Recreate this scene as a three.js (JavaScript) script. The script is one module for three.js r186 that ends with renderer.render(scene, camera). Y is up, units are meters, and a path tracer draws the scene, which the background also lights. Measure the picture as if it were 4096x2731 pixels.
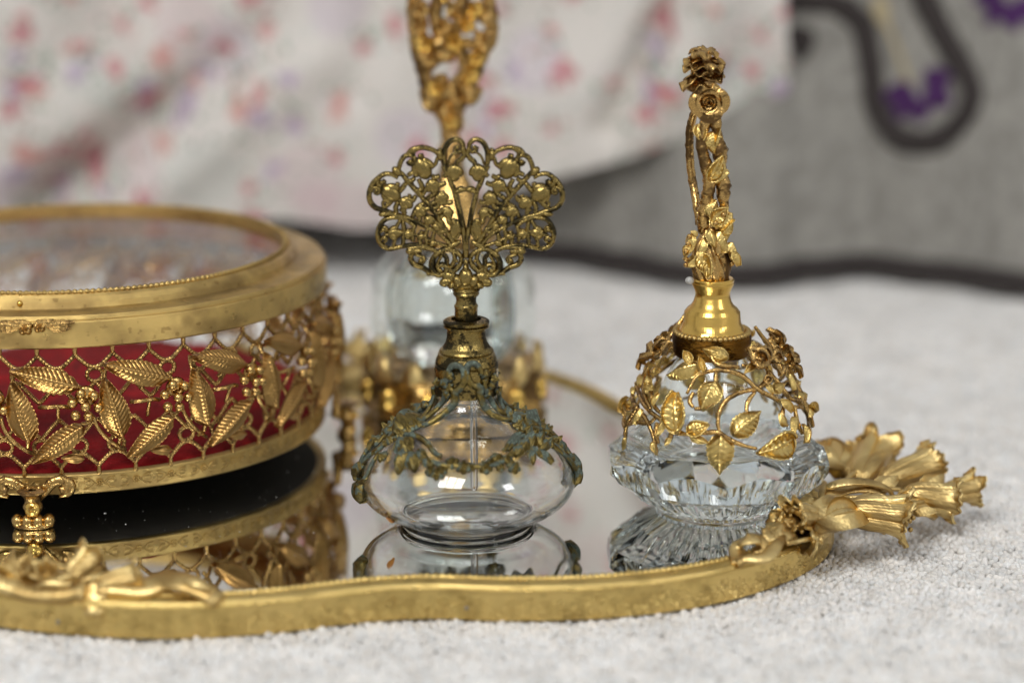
import * as THREE from 'three';
import { mergeGeometries, mergeVertices, toCreasedNormals } from 'three/addons/utils/BufferGeometryUtils.js';
import { RectAreaLightUniformsLib } from 'three/addons/lights/RectAreaLightUniformsLib.js';

// ---------------------------------------------------------------- camera, light, exposure
const V = (x, y, z) => new THREE.Vector3(x, y, z);
const scene = new THREE.Scene();
const PITCH = THREE.MathUtils.degToRad(14), CAM = V(0, 0.2298, 0.68), FPX = 9183;   // focal length in pixels of the 4096 wide photograph
const camera = new THREE.PerspectiveCamera(2 * THREE.MathUtils.radToDeg(Math.atan(1365.5 / FPX)), 1024 / 682, 0.05, 20);
camera.position.copy(CAM);
camera.lookAt(CAM.x, CAM.y - Math.sin(PITCH), CAM.z - Math.cos(PITCH));
camera.focus = 0.716; camera.userData.fStop = 4.0;
camera.updateMatrixWorld(true);
scene.background = new THREE.Color().setRGB(0.46, 0.465, 0.475);          // even fill light added for the unseen room, also seen in reflections
const renderer = new THREE.WebGLRenderer({ antialias: true });
renderer.toneMapping = THREE.LinearToneMapping;
renderer.toneMappingExposure = 1.08;
renderer.shadowMap.enabled = true;
RectAreaLightUniformsLib.init();

// ---------------------------------------------------------------- small helpers
let seed = 7;
const rnd = () => { seed |= 0; seed = seed + 0x6D2B79F5 | 0; let t = Math.imul(seed ^ seed >>> 15, 1 | seed); t = t + Math.imul(t ^ t >>> 7, 61 | t) ^ t; return ((t ^ t >>> 14) >>> 0) / 4294967296; };
const R = (a, b) => a + (b - a) * rnd();
const hash = (i, j, k) => { let h = Math.imul(i, 374761393) ^ Math.imul(j, 668265263) ^ Math.imul(k, 2147483647 ^ 0x5bd1e995); h = Math.imul(h ^ h >>> 13, 1274126177); return ((h ^ h >>> 16) >>> 0) / 4294967296; };
const sm = (t) => t * t * (3 - 2 * t), mix = (a, b, t) => a + (b - a) * t, clamp = (x, a, b) => Math.min(b, Math.max(a, x));
function noise(x, y, z = 0) {
  const i = Math.floor(x), j = Math.floor(y), k = Math.floor(z), u = sm(x - i), v = sm(y - j), w = sm(z - k);
  const l = (a, b, c) => hash(i + a, j + b, k + c);
  return mix(mix(mix(l(0, 0, 0), l(1, 0, 0), u), mix(l(0, 1, 0), l(1, 1, 0), u), v), mix(mix(l(0, 0, 1), l(1, 0, 1), u), mix(l(0, 1, 1), l(1, 1, 1), u), v), w);
}
const fbm = (x, y, z = 0, o = 4) => { let s = 0, a = 0.5; for (let i = 0; i < o; i++) { s += a * noise(x, y, z); x *= 2.03; y *= 2.03; z *= 2.03; a *= 0.5; } return s; };
// tileable noise for textures
function tnoise(x, y, p, s) { const i = Math.floor(x), j = Math.floor(y), u = sm(x - i), v = sm(y - j), m = (a) => ((a % p) + p) % p; const l = (a, b) => hash(m(i + a), m(j + b), s); return mix(mix(l(0, 0), l(1, 0), u), mix(l(0, 1), l(1, 1), u), v); }
const tfbm = (u, v, p, o, s) => { let r = 0, a = 0.5; for (let i = 0; i < o; i++) { r += a * tnoise(u * p, v * p, p, s + i); p *= 2; a *= 0.5; } return r; };

// pixels of the photograph (4096 x 2731) to directions and points
const cp = Math.cos(PITCH), sp = Math.sin(PITCH);
const ray = (px, py) => { const a = (px - 2048) / FPX, b = (1365.5 - py) / FPX; return V(a, b * cp - sp, -cp - b * sp); };
const onY = (px, py, y) => { const d = ray(px, py), t = (y - CAM.y) / d.y; return CAM.clone().addScaledVector(d, t); };
const onZ = (px, py, z) => { const d = ray(px, py), t = (z - CAM.z) / d.z; return CAM.clone().addScaledVector(d, t); };
const depthOf = (p) => (CAM.z - p.z) * cp + (CAM.y - p.y) * sp;
const crop = (x0, y0, s) => (x, y) => [x0 + x / s, y0 + y / s];
const C2 = crop(0, 1600, 1.568), C3 = crop(1350, 500, 2.0905), C4 = crop(1350, 1150, 1.3067), C5 = crop(2300, 100, 1.4255), C6 = crop(2300, 1100, 1.3064), C7 = crop(2700, 1600, 1.568), C8 = crop(0, 2050, 2.302), CF = crop(0, 0, 0.57422);

// meshes and things
const counts = {};
const numbered = (n) => { const k = counts[n] = (counts[n] ?? -1) + 1; return k ? `${n}_${String(k).padStart(3, '0')}` : n; };
function add(parent, name, geo, mat, label) {
  const m = new THREE.Mesh(geo, mat); m.name = parent === scene ? numbered(name) : name; m.castShadow = m.receiveShadow = true; parent.add(m);
  if (label) m.userData.label = label;
  return m;
}
function grp(parent, name) { const g = new THREE.Group(); g.name = parent === scene ? numbered(name) : name; parent.add(g); return g; }
function tag(o, label, category, group) { o.userData.label = label; o.userData.category = category; if (group) o.userData.group = group; return o; }
const geom = (pos, idx, uv) => {
  const g = new THREE.BufferGeometry(); g.setAttribute('position', new THREE.Float32BufferAttribute(pos, 3));
  g.setAttribute('uv', new THREE.Float32BufferAttribute(uv ?? boxUV(pos), 2)); g.setIndex(idx); g.computeVertexNormals(); return g;
};
const boxUV = (p) => { const u = []; for (let i = 0; i < p.length; i += 3) u.push(p[i] + 0.71 * p[i + 2], p[i + 1] + 0.37 * p[i + 2]); return u; };
const unit = (g, k) => { const u = g.attributes.uv; for (let i = 0; i < u.count; i++) u.setXY(i, u.getX(i) * k, u.getY(i) * k); return g; };
const reUV = (g) => { g.setAttribute('uv', new THREE.Float32BufferAttribute(boxUV(g.attributes.position.array), 2)); return g; };
const merge = (a) => mergeGeometries(a.map((g) => { const q = g.index ? g : mergeVertices(g); for (const k of Object.keys(q.attributes)) if (!['position', 'normal', 'uv'].includes(k)) q.deleteAttribute(k); return q; }), false);

// a bar swept along points; r = radius, or t => [half width, half height]; opt.n = (p) => surface normal for flat bars; rope = turns per metre
function sweep(pts, r, opt = {}) {
  const curve = new THREE.CatmullRomCurve3(pts, !!opt.closed, 'centripetal'), L = curve.getLength();
  const seg = opt.seg ?? Math.max(6, Math.min(90, Math.ceil(L / (opt.step ?? 0.0009)))), rad = opt.rad ?? 8, pos = [], uv = [], idx = [];
  let side = null, prevT = null;
  for (let i = 0; i <= seg; i++) {
    const t = i / seg, p = curve.getPointAt(t), T = curve.getTangentAt(t);
    let N;
    if (opt.n) { N = opt.n(p, t).clone(); N.addScaledVector(T, -N.dot(T)).normalize(); side = V().crossVectors(T, N).normalize(); }
    else {
      if (!side) { side = V().crossVectors(T, Math.abs(T.y) > 0.9 ? V(1, 0, 0) : V(0, 1, 0)).normalize(); }
      else side.addScaledVector(T, -side.dot(T)).normalize();
      N = V().crossVectors(side, T).normalize();
    }
    const rr = typeof r === 'function' ? r(t) : r, [w, h] = Array.isArray(rr) ? rr : [rr, rr];
    for (let j = 0; j < rad; j++) {
      const a = j / rad * Math.PI * 2; let k = 1;
      if (opt.rope) k = 0.82 + 0.3 * Math.cos(2 * (a - t * L * opt.rope * Math.PI));
      if (opt.rough) k *= 1 + opt.rough * (noise(p.x * 900 + 7, p.y * 900, a * 2 + p.z * 900) - 0.5) * 2;
      const q = p.clone().addScaledVector(side, Math.cos(a) * w * k).addScaledVector(N, Math.sin(a) * h * k);
      pos.push(q.x, q.y, q.z); uv.push(t * L, j / rad * 0.006);
    }
  }
  for (let i = 0; i < seg; i++) for (let j = 0; j < rad; j++) { const a = i * rad + j, b = i * rad + (j + 1) % rad, c = a + rad, d = b + rad; idx.push(a, b, c, b, d, c); }
  if (!opt.closed) for (const e of [0, seg]) {
    const p = curve.getPointAt(e / seg), c = pos.length / 3; pos.push(p.x, p.y, p.z); uv.push(0, 0);
    for (let j = 0; j < rad; j++) { const a = e * rad + j, b = e * rad + (j + 1) % rad; e ? idx.push(c, a, b) : idx.push(c, b, a); }
  }
  return geom(pos, idx, uv);
}
// a sheet with thickness; f(u, v) in 0..1 gives a point
function sheet(f, nu, nv, th) {
  const P = [], N = [], pos = [], idx = [];
  for (let i = 0; i <= nu; i++) for (let j = 0; j <= nv; j++) P.push(f(i / nu, j / nv));
  const at = (i, j) => P[clamp(i, 0, nu) * (nv + 1) + clamp(j, 0, nv)];
  for (let i = 0; i <= nu; i++) for (let j = 0; j <= nv; j++) { const n = at(i + 1, j).clone().sub(at(i - 1, j)).cross(at(i, j + 1).clone().sub(at(i, j - 1))); if (n.lengthSq() < 1e-20) n.set(0, 0, 1); N.push(n.normalize()); }
  const M = P.length;
  for (let s = 0; s < 2; s++) for (let i = 0; i < M; i++) { const e = s ? -th / 2 : th / 2; pos.push(P[i].x + N[i].x * e, P[i].y + N[i].y * e, P[i].z + N[i].z * e); }
  for (let i = 0; i < nu; i++) for (let j = 0; j < nv; j++) { const a = i * (nv + 1) + j, b = a + 1, c = a + nv + 1, d = c + 1; idx.push(a, c, b, b, c, d, a + M, b + M, c + M, b + M, d + M, c + M); }
  const edge = (a, b) => idx.push(a, b, a + M, b, b + M, a + M);
  for (let i = 0; i < nu; i++) { edge(i * (nv + 1), (i + 1) * (nv + 1)); edge((i + 1) * (nv + 1) + nv, i * (nv + 1) + nv); }
  for (let j = 0; j < nv; j++) { edge(j + 1, j); edge(nu * (nv + 1) + j, nu * (nv + 1) + j + 1); }
  return geom(pos, idx);
}
// revolve a profile [[r, y], ...]; mod(theta, i, r, y) changes the radius
function revolve(prof, n = 64, mod, a0 = Math.PI, flat = false) {
  const pos = [], uv = [], idx = []; let s = 0;
  for (let i = 0; i < prof.length; i++) {
    if (i) s += Math.hypot(prof[i][0] - prof[i - 1][0], prof[i][1] - prof[i - 1][1]);
    for (let j = 0; j <= n; j++) { const a = a0 + j / n * Math.PI * 2, r = mod ? mod(a, i, prof[i][0], prof[i][1]) : prof[i][0]; const q = Array.isArray(r) ? r : [r, prof[i][1]]; pos.push(q[0] * Math.sin(a), q[1], q[0] * Math.cos(a)); uv.push(j / n * 2 * Math.PI * Math.max(0.003, prof[Math.floor(prof.length / 2)][0]), s); }
  }
  for (let i = 0; i < prof.length - 1; i++) for (let j = 0; j < n; j++) { const a = i * (n + 1) + j, b = a + 1, c = a + n + 1, d = c + 1; idx.push(a, b, c, b, d, c); }
  let g = geom(pos, idx, uv);
  const nn = g.attributes.normal;                                        // close the seam
  for (let i = 0; i < prof.length; i++) { const a = i * (n + 1), b = a + n; const x = nn.getX(a) + nn.getX(b), y = nn.getY(a) + nn.getY(b), z = nn.getZ(a) + nn.getZ(b), l = Math.hypot(x, y, z) || 1; nn.setXYZ(a, x / l, y / l, z / l); nn.setXYZ(b, x / l, y / l, z / l); }
  if (flat) g = toCreasedNormals(g, flat);
  return g;
}
function smoothProf(p, n = 5) { const c = new THREE.CatmullRomCurve3(p.map(([r, y]) => V(r, y, 0)), false, 'centripetal'); return c.getPoints((p.length - 1) * n).map((q) => [Math.max(0.00001, q.x), q.y]); }
const ball = (() => { const c = {}; return (r, w = 12, h = 8) => c[[r, w, h]] ??= unit(reUV(new THREE.SphereGeometry(r, w, h)), r === 1 ? 0.002 : 1); })();
const moved = (g, x, y, z) => g.clone().translate(x, y, z);
// orient: local x -> a, y -> b (roughly), z -> outwards
function basis(o, x, n) { const X = x.clone().normalize(), Z = n.clone().addScaledVector(X, -n.dot(X)).normalize(), Y = V().crossVectors(Z, X); return new THREE.Matrix4().makeBasis(X, Y, Z).setPosition(o); }

// leaf in the xy plane: base at 0, tip at (1, 0); width as half width; toothed edge, raised rib, side veins; scaled by the caller
function leafGeo({ half = 0.28, veins = 8, teeth = 0, cup = 0.12, bend = 0.1, ns = 34, nt = 12, th = 0.035, vein = 0.02, twist = 0, slant = 0.55 } = {}) {
  return unit(sheet((u, v) => {
    const t = v * 2 - 1, at = Math.abs(t), w0 = half * Math.pow(Math.sin(Math.PI * Math.pow(u, 0.82)), 0.8) * (1 - 0.15 * u) + 0.004;
    const w = w0 * (1 + (teeth ? 0.13 * ((u * teeth) % 1) * at : 0));
    const x = u - at * w0 * 0.1, ph = (u - at * w0 * slant * 1.6) * veins, f = ph - Math.floor(ph);
    const groove = -vein * Math.pow(Math.abs(f * 2 - 1), 2.2) * Math.min(1, at * 6) * (1 - 0.3 * at), rib = vein * 1.5 * Math.exp(-at * at * 90) + vein * 0.9 * Math.exp(-Math.pow((at - 0.96) * 14, 2));
    const z = groove + rib - cup * t * t * half * 2 + bend * Math.sin(Math.PI * u) + twist * (u - 0.3) * t * half;
    return V(x, t * w, z);
  }, ns, nt, th), 0.016);
}
function placeLeaf(parent, name, geo, mat, base, tip, n, wide = 1, lift = 0) {
  const d = tip.clone().sub(base), L = d.length(), m = add(parent, name, geo, mat);
  m.applyMatrix4(basis(base.clone().addScaledVector(n, lift), d, n).multiply(new THREE.Matrix4().makeScale(L, L * wide, L))); return m;
}
// rosette: domed flower seen from above, petals in the xy plane, z outwards, radius 1
function rosetteGeo(petals = 5, h = 0.5, n = 30) {
  const pos = [], idx = [], K = 7; 
  for (let i = 0; i <= K; i++) for (let j = 0; j < n; j++) { const a = j / n * Math.PI * 2, q = Math.abs(Math.cos(a * petals / 2)), r = i / K, rr = r * (0.72 + 0.28 * Math.pow(q, 0.5)); pos.push(rr * Math.cos(a), rr * Math.sin(a), h * (1 - r * r) * (0.65 + 0.35 * q) + (r < 0.34 ? h * 0.55 * (1 - (r / 0.34) ** 2) : 0) - (r > 0.3 && r < 0.45 ? h * 0.18 : 0)); }
  for (let i = 0; i < K; i++) for (let j = 0; j < n; j++) { const a = i * n + j, b = i * n + (j + 1) % n, c = a + n, d = b + n; idx.push(a, c, b, b, c, d); }
  const c = pos.length / 3; pos.push(0, 0, -h * 0.3); for (let j = 0; j < n; j++) idx.push(K * n + j, c, K * n + (j + 1) % n);
  return unit(geom(pos, idx), 0.003);
}
function placeZ(parent, name, geo, mat, p, n, s, turn = 0) { const m = add(parent, name, geo, mat), x = Math.abs(n.y) > 0.95 ? V(1, 0, 0) : V(0, 1, 0).cross(n); m.applyMatrix4(basis(p, x, n).multiply(new THREE.Matrix4().makeRotationZ(turn)).multiply(new THREE.Matrix4().makeScale(s, s, s))); return m; }
// open rose: cupped petals round a spiral heart, axis z, radius about 1
function roseGeos(open = 1) {
  const out = [];
  for (const [n, r0, r1, h, off, flare] of [[2, 0.05, 0.17, 0.56, 0, 0.02], [3, 0.16, 0.36, 0.54, 0.6, 0.05], [3, 0.3, 0.62, 0.46, 1.4, 0.12], [4, 0.42, 0.98, 0.26, 0.3, 0.3]]) for (let k = 0; k < n; k++) {
    const a0 = off + k / n * Math.PI * 2, sp_ = Math.PI * 2 / n * 0.62;
    out.push(unit(sheet((u, v) => {
      const t = v * 2 - 1, a = a0 + t * sp_, e = 1 - 0.22 * t * t, q = u * e, rr = mix(r0, r1 * open, q * q) * (1 - 0.1 * t), curl = Math.max(0, u - 0.72) / 0.28;
      const rad = rr + flare * curl * curl * 0.5;
      return V(Math.cos(a) * rad, Math.sin(a) * rad, mix(-0.3, h + 0.1 * (k % 2), Math.sin(q * 1.45)) - flare * curl * curl * 0.6 + 0.05 * Math.sin(t * 4 + k * 2) * u);
    }, 10, 12, 0.07), 0.006));
  }
  return out;
}
// a ruffled petal leaning out from an axis: base at 0, reaching 1 along x, z up
function ruffle(k, lift = 0.35, w = 0.62) { return unit(sheet((u, v) => { const t = v * 2 - 1, ww = w * Math.pow(Math.sin(0.25 + u * 1.9), 0.8) * (u < 0.02 ? 0.3 : 1); return V(u * (1 - 0.16 * t * t), t * ww, lift * Math.sin(u * 2.2) - 0.2 * u * u + 0.14 * u * Math.sin(t * 4.4 + k * 1.7) + 0.22 * t * t * (1 - u)); }, 10, 14, 0.07), 0.006); }
// trumpet flower along +z from 0 to 1 with ruffled lip and grooves
function trumpetGeo(petals = 5, lip = 0.55, n = 60, ph = 0) {
  const prof = [[0.09, 0], [0.2, 0.08], [0.29, 0.22], [0.33, 0.42], [0.33, 0.62], [0.38, 0.8], [lip, 0.94]];
  return sheet((u, v) => {
    const a = v * Math.PI * 2, k = u * (prof.length - 1), i = Math.min(prof.length - 2, Math.floor(k)), f = k - i, c = Math.cos(a * petals + ph);
    let r = mix(prof[i][0], prof[i + 1][0], f), z = mix(prof[i][1], prof[i + 1][1], f);
    const lobe = Math.pow(Math.abs(Math.cos((a * petals + ph) / 2)), 0.6); r *= 0.8 + 0.2 * lobe + 0.3 * u * u * u * (lobe - 0.6) + 0.016 * Math.sin(a * petals * 6) * Math.min(1, u * 2) + 0.1 * Math.pow(u, 6) * Math.sin(a * 3 + 1 + ph); z += 0.2 * u * u * u * (lobe - 0.6) + 0.05 * Math.pow(u, 4) * Math.sin(a * 3 + 2 + ph) - 0.12 * Math.max(0, u - 0.86) / 0.14 * (lobe);
    const w = noise(Math.cos(a) * 2.2 + 5 + ph, Math.sin(a) * 2.2 + 5, u * 3) - 0.5, w2 = noise(Math.cos(a) * 5 + 9, Math.sin(a) * 5 + 9 + ph, u * 5) - 0.5; r *= 1 + 0.3 * u * w + 0.14 * u * w2; z += 0.16 * u * u * w2;
    return V(r * Math.cos(a), r * Math.sin(a), z);
  }, 18, n, 0.05);
}
const trumpets = [unit(trumpetGeo(5, 0.52, 170, 0), 0.02), unit(trumpetGeo(4, 0.48, 150, 1), 0.02)];
function flower(parent, base, tip, mat, wide = 1, k = 0, stamens = 9) {
  const d = tip.clone().sub(base), L = d.length(), g = grp(parent, 'flower'), f = add(g, 'petals', trumpets[k % 2], mat);
  const up = Math.abs(d.y / L) > 0.9 ? V(1, 0, 0) : V(0, 1, 0), X = V().crossVectors(up, d).normalize();
  const M = new THREE.Matrix4().makeBasis(X, V().crossVectors(d.clone().normalize(), X), d.clone().normalize()).setPosition(base).multiply(new THREE.Matrix4().makeScale(L * wide, L * wide, L));
  f.applyMatrix4(M);
  for (let i = 0; i < stamens; i++) { const a = i * 2.4, r = 0.05 + 0.22 * Math.sqrt(i / stamens), p = V(Math.cos(a) * r, Math.sin(a) * r, 0.92 + 0.06 * Math.sin(i * 3)).applyMatrix4(M); const s = add(g, 'stamen', ball(0.001, 8, 6), mat); s.position.copy(p); s.scale.setScalar(L / 0.026); }
  return g;
}

// ---------------------------------------------------------------- textures
function tex(n, f, srgb, channels = 3) {
  const d = new Uint8Array(n * n * 4);
  for (let j = 0; j < n; j++) for (let i = 0; i < n; i++) { const c = f(i / n, j / n), o = (j * n + i) * 4; for (let k = 0; k < 3; k++) d[o + k] = clamp(Math.round((channels === 1 ? c : c[k]) * 255), 0, 255); d[o + 3] = 255; }
  const t = new THREE.DataTexture(d, n, n); t.wrapS = t.wrapT = THREE.RepeatWrapping; t.magFilter = THREE.LinearFilter; t.minFilter = THREE.LinearMipmapLinearFilter; t.generateMipmaps = true; if (srgb) t.colorSpace = THREE.SRGBColorSpace; t.needsUpdate = true; return t;
}
const rep = (t, u, v = u) => { const c = t.clone(); c.repeat.set(u, v); c.needsUpdate = true; return c; };
const sstep = (a, b, x) => sm(clamp((x - a) / (b - a), 0, 1));
const patinaMask = (u, v) => sstep(0.5, 0.62, tfbm(u, v, 6, 5, 3) * 0.75 + tfbm(u, v, 40, 3, 21) * 0.35);
const spots = (u, v) => sstep(0.62, 0.7, tfbm(u, v, 24, 3, 51));
const lerp3 = (a, b, t) => [mix(a[0], b[0], t), mix(a[1], b[1], t), mix(a[2], b[2], t)];
const antiqueMap = tex(512, (u, v) => lerp3([0.76, 0.62, 0.38], [0.32, 0.24, 0.15], 0.75 * patinaMask(u, v)), true);
const antiqueRough = tex(512, (u, v) => mix(0.26, 0.55, patinaMask(u, v)) + 0.12 * (tfbm(u, v, 64, 2, 5) - 0.4), false, 1);
const goldMap = tex(512, (u, v) => lerp3([0.81, 0.69, 0.43], [0.55, 0.45, 0.28], 0.7 * sstep(0.4, 0.75, tfbm(u, v, 5, 5, 71)) + 0.22 * spots(u, v)), true);
const bloomMap = tex(512, (u, v) => lerp3([0.88, 0.78, 0.55], [0.72, 0.61, 0.4], sstep(0.38, 0.7, tfbm(u, v, 7, 5, 171))), true);
const trayMap = tex(512, (u, v) => lerp3([0.9, 0.79, 0.5], [0.7, 0.59, 0.35], 0.6 * sstep(0.42, 0.72, tfbm(u, v, 7, 5, 271)) + 0.25 * spots(u, v)), true);
const goldRough = tex(512, (u, v) => 0.24 + 0.2 * tfbm(u, v, 8, 4, 81) + 0.25 * spots(u, v), false, 1);
const brassMap = tex(512, (u, v) => lerp3([0.57, 0.49, 0.29], [0.19, 0.17, 0.12], 0.9 * patinaMask(u, v)), true);
const verdMap = tex(512, (u, v) => { const m = sstep(0.37, 0.52, tfbm(u, v, 9, 5, 91)), f = tfbm(u, v, 48, 2, 95); return lerp3(lerp3([0.6, 0.52, 0.29], [0.28, 0.25, 0.16], f), lerp3([0.3, 0.33, 0.29], [0.44, 0.5, 0.45], sstep(0.3, 0.62, f)), m); }, true);
const verdMetal = tex(512, (u, v) => 1 - 0.85 * sstep(0.37, 0.52, tfbm(u, v, 9, 5, 91)), false, 1);
const verdRough = tex(512, (u, v) => 0.34 + 0.4 * sstep(0.37, 0.52, tfbm(u, v, 9, 5, 91)), false, 1);
const grain = tex(256, (u, v) => tfbm(u, v, 16, 4, 31), false, 1);
const brushed = tex(256, (u, v) => 0.6 * tfbm(u * 0.12, v, 64, 3, 41) + 0.4 * (0.5 + 0.5 * Math.sin(v * 2 * Math.PI * 32)) * tnoise(u * 64, v * 64, 64, 44), false, 1);
const hatch = tex(256, (u, v) => 0.5 * (0.5 + 0.5 * Math.sin(v * 2 * Math.PI * 22)) + 0.5 * tnoise(u * 90, v * 22, 90, 47), false, 1);

// ---------------------------------------------------------------- materials
const std = (o) => new THREE.MeshPhysicalMaterial(o);
const M = {
  antique: std({ color: 0xffffff, map: rep(antiqueMap, 28), roughnessMap: rep(antiqueRough, 28), roughness: 1, metalness: 1, bumpMap: rep(grain, 120), bumpScale: 0.00012 }),
  leaf: std({ color: new THREE.Color().setRGB(0.8, 0.74, 0.7), map: rep(antiqueMap, 9), roughness: 0.3, metalness: 1, bumpMap: rep(grain, 90), bumpScale: 0.00005 }),
  bloom: std({ color: new THREE.Color().setRGB(1, 0.98, 0.92), map: rep(bloomMap, 22), roughness: 0.37, metalness: 1, bumpMap: rep(grain, 110), bumpScale: 0.00022 }),
  gold: std({ color: 0xffffff, map: rep(goldMap, 18), roughnessMap: rep(goldRough, 18), roughness: 1, metalness: 1, bumpMap: rep(hatch, 180), bumpScale: 0.00006 }),
  trayGold: std({ color: 0xffffff, map: rep(trayMap, 16), roughnessMap: rep(goldRough, 22), roughness: 0.95, metalness: 1, bumpMap: rep(hatch, 150), bumpScale: 0.00006 }),
  cageLeaf: std({ color: new THREE.Color().setRGB(0.92, 0.9, 0.86), map: rep(trayMap, 30), roughness: 0.29, metalness: 1, bumpMap: rep(grain, 90), bumpScale: 0.00006 }),
  polished: std({ color: new THREE.Color().setRGB(0.98, 0.86, 0.6), map: rep(trayMap, 9), roughness: 0.24, metalness: 1, bumpMap: rep(brushed, 60), bumpScale: 0.00001 }),
  wire: std({ color: new THREE.Color().setRGB(0.55, 0.42, 0.2), map: rep(antiqueMap, 30), roughness: 0.34, metalness: 1, bumpMap: rep(brushed, 90), bumpScale: 0.0003 }),
  brass: std({ color: 0xffffff, map: rep(brassMap, 62), roughnessMap: rep(antiqueRough, 62), roughness: 1, metalness: 1, bumpMap: rep(grain, 150), bumpScale: 0.0001 }),
  verd: std({ color: 0xffffff, map: rep(verdMap, 26), metalnessMap: rep(verdMetal, 26), roughnessMap: rep(verdRough, 26), roughness: 1, metalness: 1, bumpMap: rep(grain, 120), bumpScale: 0.00018 }),
  glass: std({ color: 0xffffff, roughness: 0.01, transmission: 1, thickness: 0.002, ior: 1.5, attenuationColor: new THREE.Color().setRGB(0.87, 0.94, 0.9), attenuationDistance: 0.022 }),
  crystal: std({ color: 0xffffff, roughness: 0.045, transmission: 1, thickness: 0.01, ior: 1.52, attenuationColor: new THREE.Color().setRGB(0.9, 0.96, 0.95), attenuationDistance: 0.06 }),
  blown: std({ color: new THREE.Color().setRGB(0.95, 0.975, 0.965), roughness: 0.02, transmission: 1, thickness: 0, ior: 1.6 }),
  pane: std({ color: 0xffffff, roughness: 0.02, transmission: 1, thickness: 0, ior: 1.5 }),
  mirror: std({ color: new THREE.Color().setRGB(0.8, 0.815, 0.795), roughness: 1, roughnessMap: rep(tex(512, (u, v) => 0.018 + 0.07 * sstep(0.5, 0.72, tfbm(u, v, 5, 5, 301)) + 0.05 * sstep(0.6, 0.75, tfbm(u, v, 60, 2, 311)), false, 1), 7), metalness: 1 }),
  velvet: std({ map: rep(tex(256, (u, v) => { const t = 0.72 + 0.5 * (tfbm(u, v, 12, 5, 211) - 0.4); return [t, t, t]; }, true), 12), color: new THREE.Color().setRGB(0.46, 0.004, 0.007), roughness: 0.95, bumpMap: rep(grain, 60), bumpScale: 0.0008 }),
  dark: std({ color: new THREE.Color().setRGB(0.045, 0.038, 0.03), roughness: 0.7 }),
  wood: std({ color: new THREE.Color().setRGB(0.2, 0.13, 0.08), roughness: 0.6, bumpMap: rep(brushed, 6), bumpScale: 0.0004 }),
  steel: std({ color: new THREE.Color().setRGB(0.35, 0.31, 0.26), roughness: 0.35, metalness: 1 }),
};

// ---------------------------------------------------------------- the window that lights the place (behind and above the camera)
function makeWindow(at, to, w, h, cols, rows, power, label) {
  const win = grp(scene, 'window'); win.position.copy(at); win.lookAt(to);      // local +z faces the table
  tag(win, label, 'window');
  const white = std({ color: new THREE.Color().setRGB(0.75, 0.75, 0.74), roughness: 0.5 }), glow = std({ color: 0xffffff, emissive: new THREE.Color().setRGB(0.9, 0.95, 1), emissiveIntensity: 1.2, roughness: 0.4 });
  const bx = (name, ww, hh, d, x, y, z, m) => { const b = add(win, name, reUV(new THREE.BoxGeometry(ww, hh, d)), m); b.position.set(x, y, z); return b; };
  for (let i = 0; i < cols; i++) for (let j = 0; j < rows; j++) bx('window_pane', w / cols - 0.01, h / rows - 0.01, 0.006, (i + 0.5) * w / cols - w / 2, (j + 0.5) * h / rows - h / 2, -0.03, glow);
  for (const s of [-1, 1]) { bx('window_frame', 0.05, h + 0.1, 0.07, s * (w / 2 + 0.025), 0, 0, white); bx('window_frame', w, 0.05, 0.07, 0, s * (h / 2 + 0.025), 0, white); }
  for (let i = 1; i < cols; i++) bx('glazing_bar', 0.022, h, 0.02, i * w / cols - w / 2, 0, 0.02, white);
  for (let j = 1; j < rows; j++) bx('glazing_bar', w, 0.022, 0.018, 0, j * h / rows - h / 2, 0.021, white);
  const l = new THREE.RectAreaLight(new THREE.Color().setRGB(1, 0.985, 0.965), power, w, h); l.position.copy(at); l.lookAt(to); l.name = 'window_light'; scene.add(l);
}
makeWindow(V(-0.42, 1.32, 1.02), V(-0.02, 0.03, -0.08), 0.68, 0.56, 3, 2, 11, 'bright white framed window high behind the viewpoint, with six panes');
makeWindow(V(1.0, 0.86, 0.8), V(0, 0.05, -0.05), 0.26, 0.34, 1, 2, 8, 'small white framed window of two panes to the side of the bottles');

// ---------------------------------------------------------------- carpet
const CARPET = -0.0105;
const TC = V(-0.095, 0, -0.085), trayPt = (u, v, y = 0) => V(TC.x + 0.917 * u + 0.4 * v, y, TC.z + 0.4 * u - 0.917 * v);
const quarter = [[0, 0.152], [0.03, 0.149], [0.058, 0.1405], [0.083, 0.125], [0.104, 0.106], [0.119, 0.0965], [0.138, 0.09], [0.164, 0.077], [0.188, 0.056], [0.204, 0.029], [0.21, 0]];
const trayUV = []; for (const [su, sv, rev] of [[1, 1, 0], [1, -1, 1], [-1, -1, 0], [-1, 1, 1]]) { const q = rev ? [...quarter].reverse() : quarter; for (let i = 0; i < q.length - 1; i++) trayUV.push(V(q[i][0] * su, q[i][1] * sv, 0)); }
const trayCurve = new THREE.CatmullRomCurve3(trayUV, true, 'centripetal'); trayCurve.arcLengthDivisions = 2000;
const NT = 720, trayRing = []; for (let i = 0; i < NT; i++) { const p = trayCurve.getPointAt(i / NT), t = trayCurve.getTangentAt(i / NT); trayRing.push({ u: p.x, v: p.y, nu: -t.y, nv: t.x }); }
{ let A = 0; for (let i = 0; i < NT; i++) { const a = trayRing[i], b = trayRing[(i + 1) % NT]; A += a.u * b.v - b.u * a.v; } if (A > 0) for (const p of trayRing) { p.nu *= -1; p.nv *= -1; } }
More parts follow.
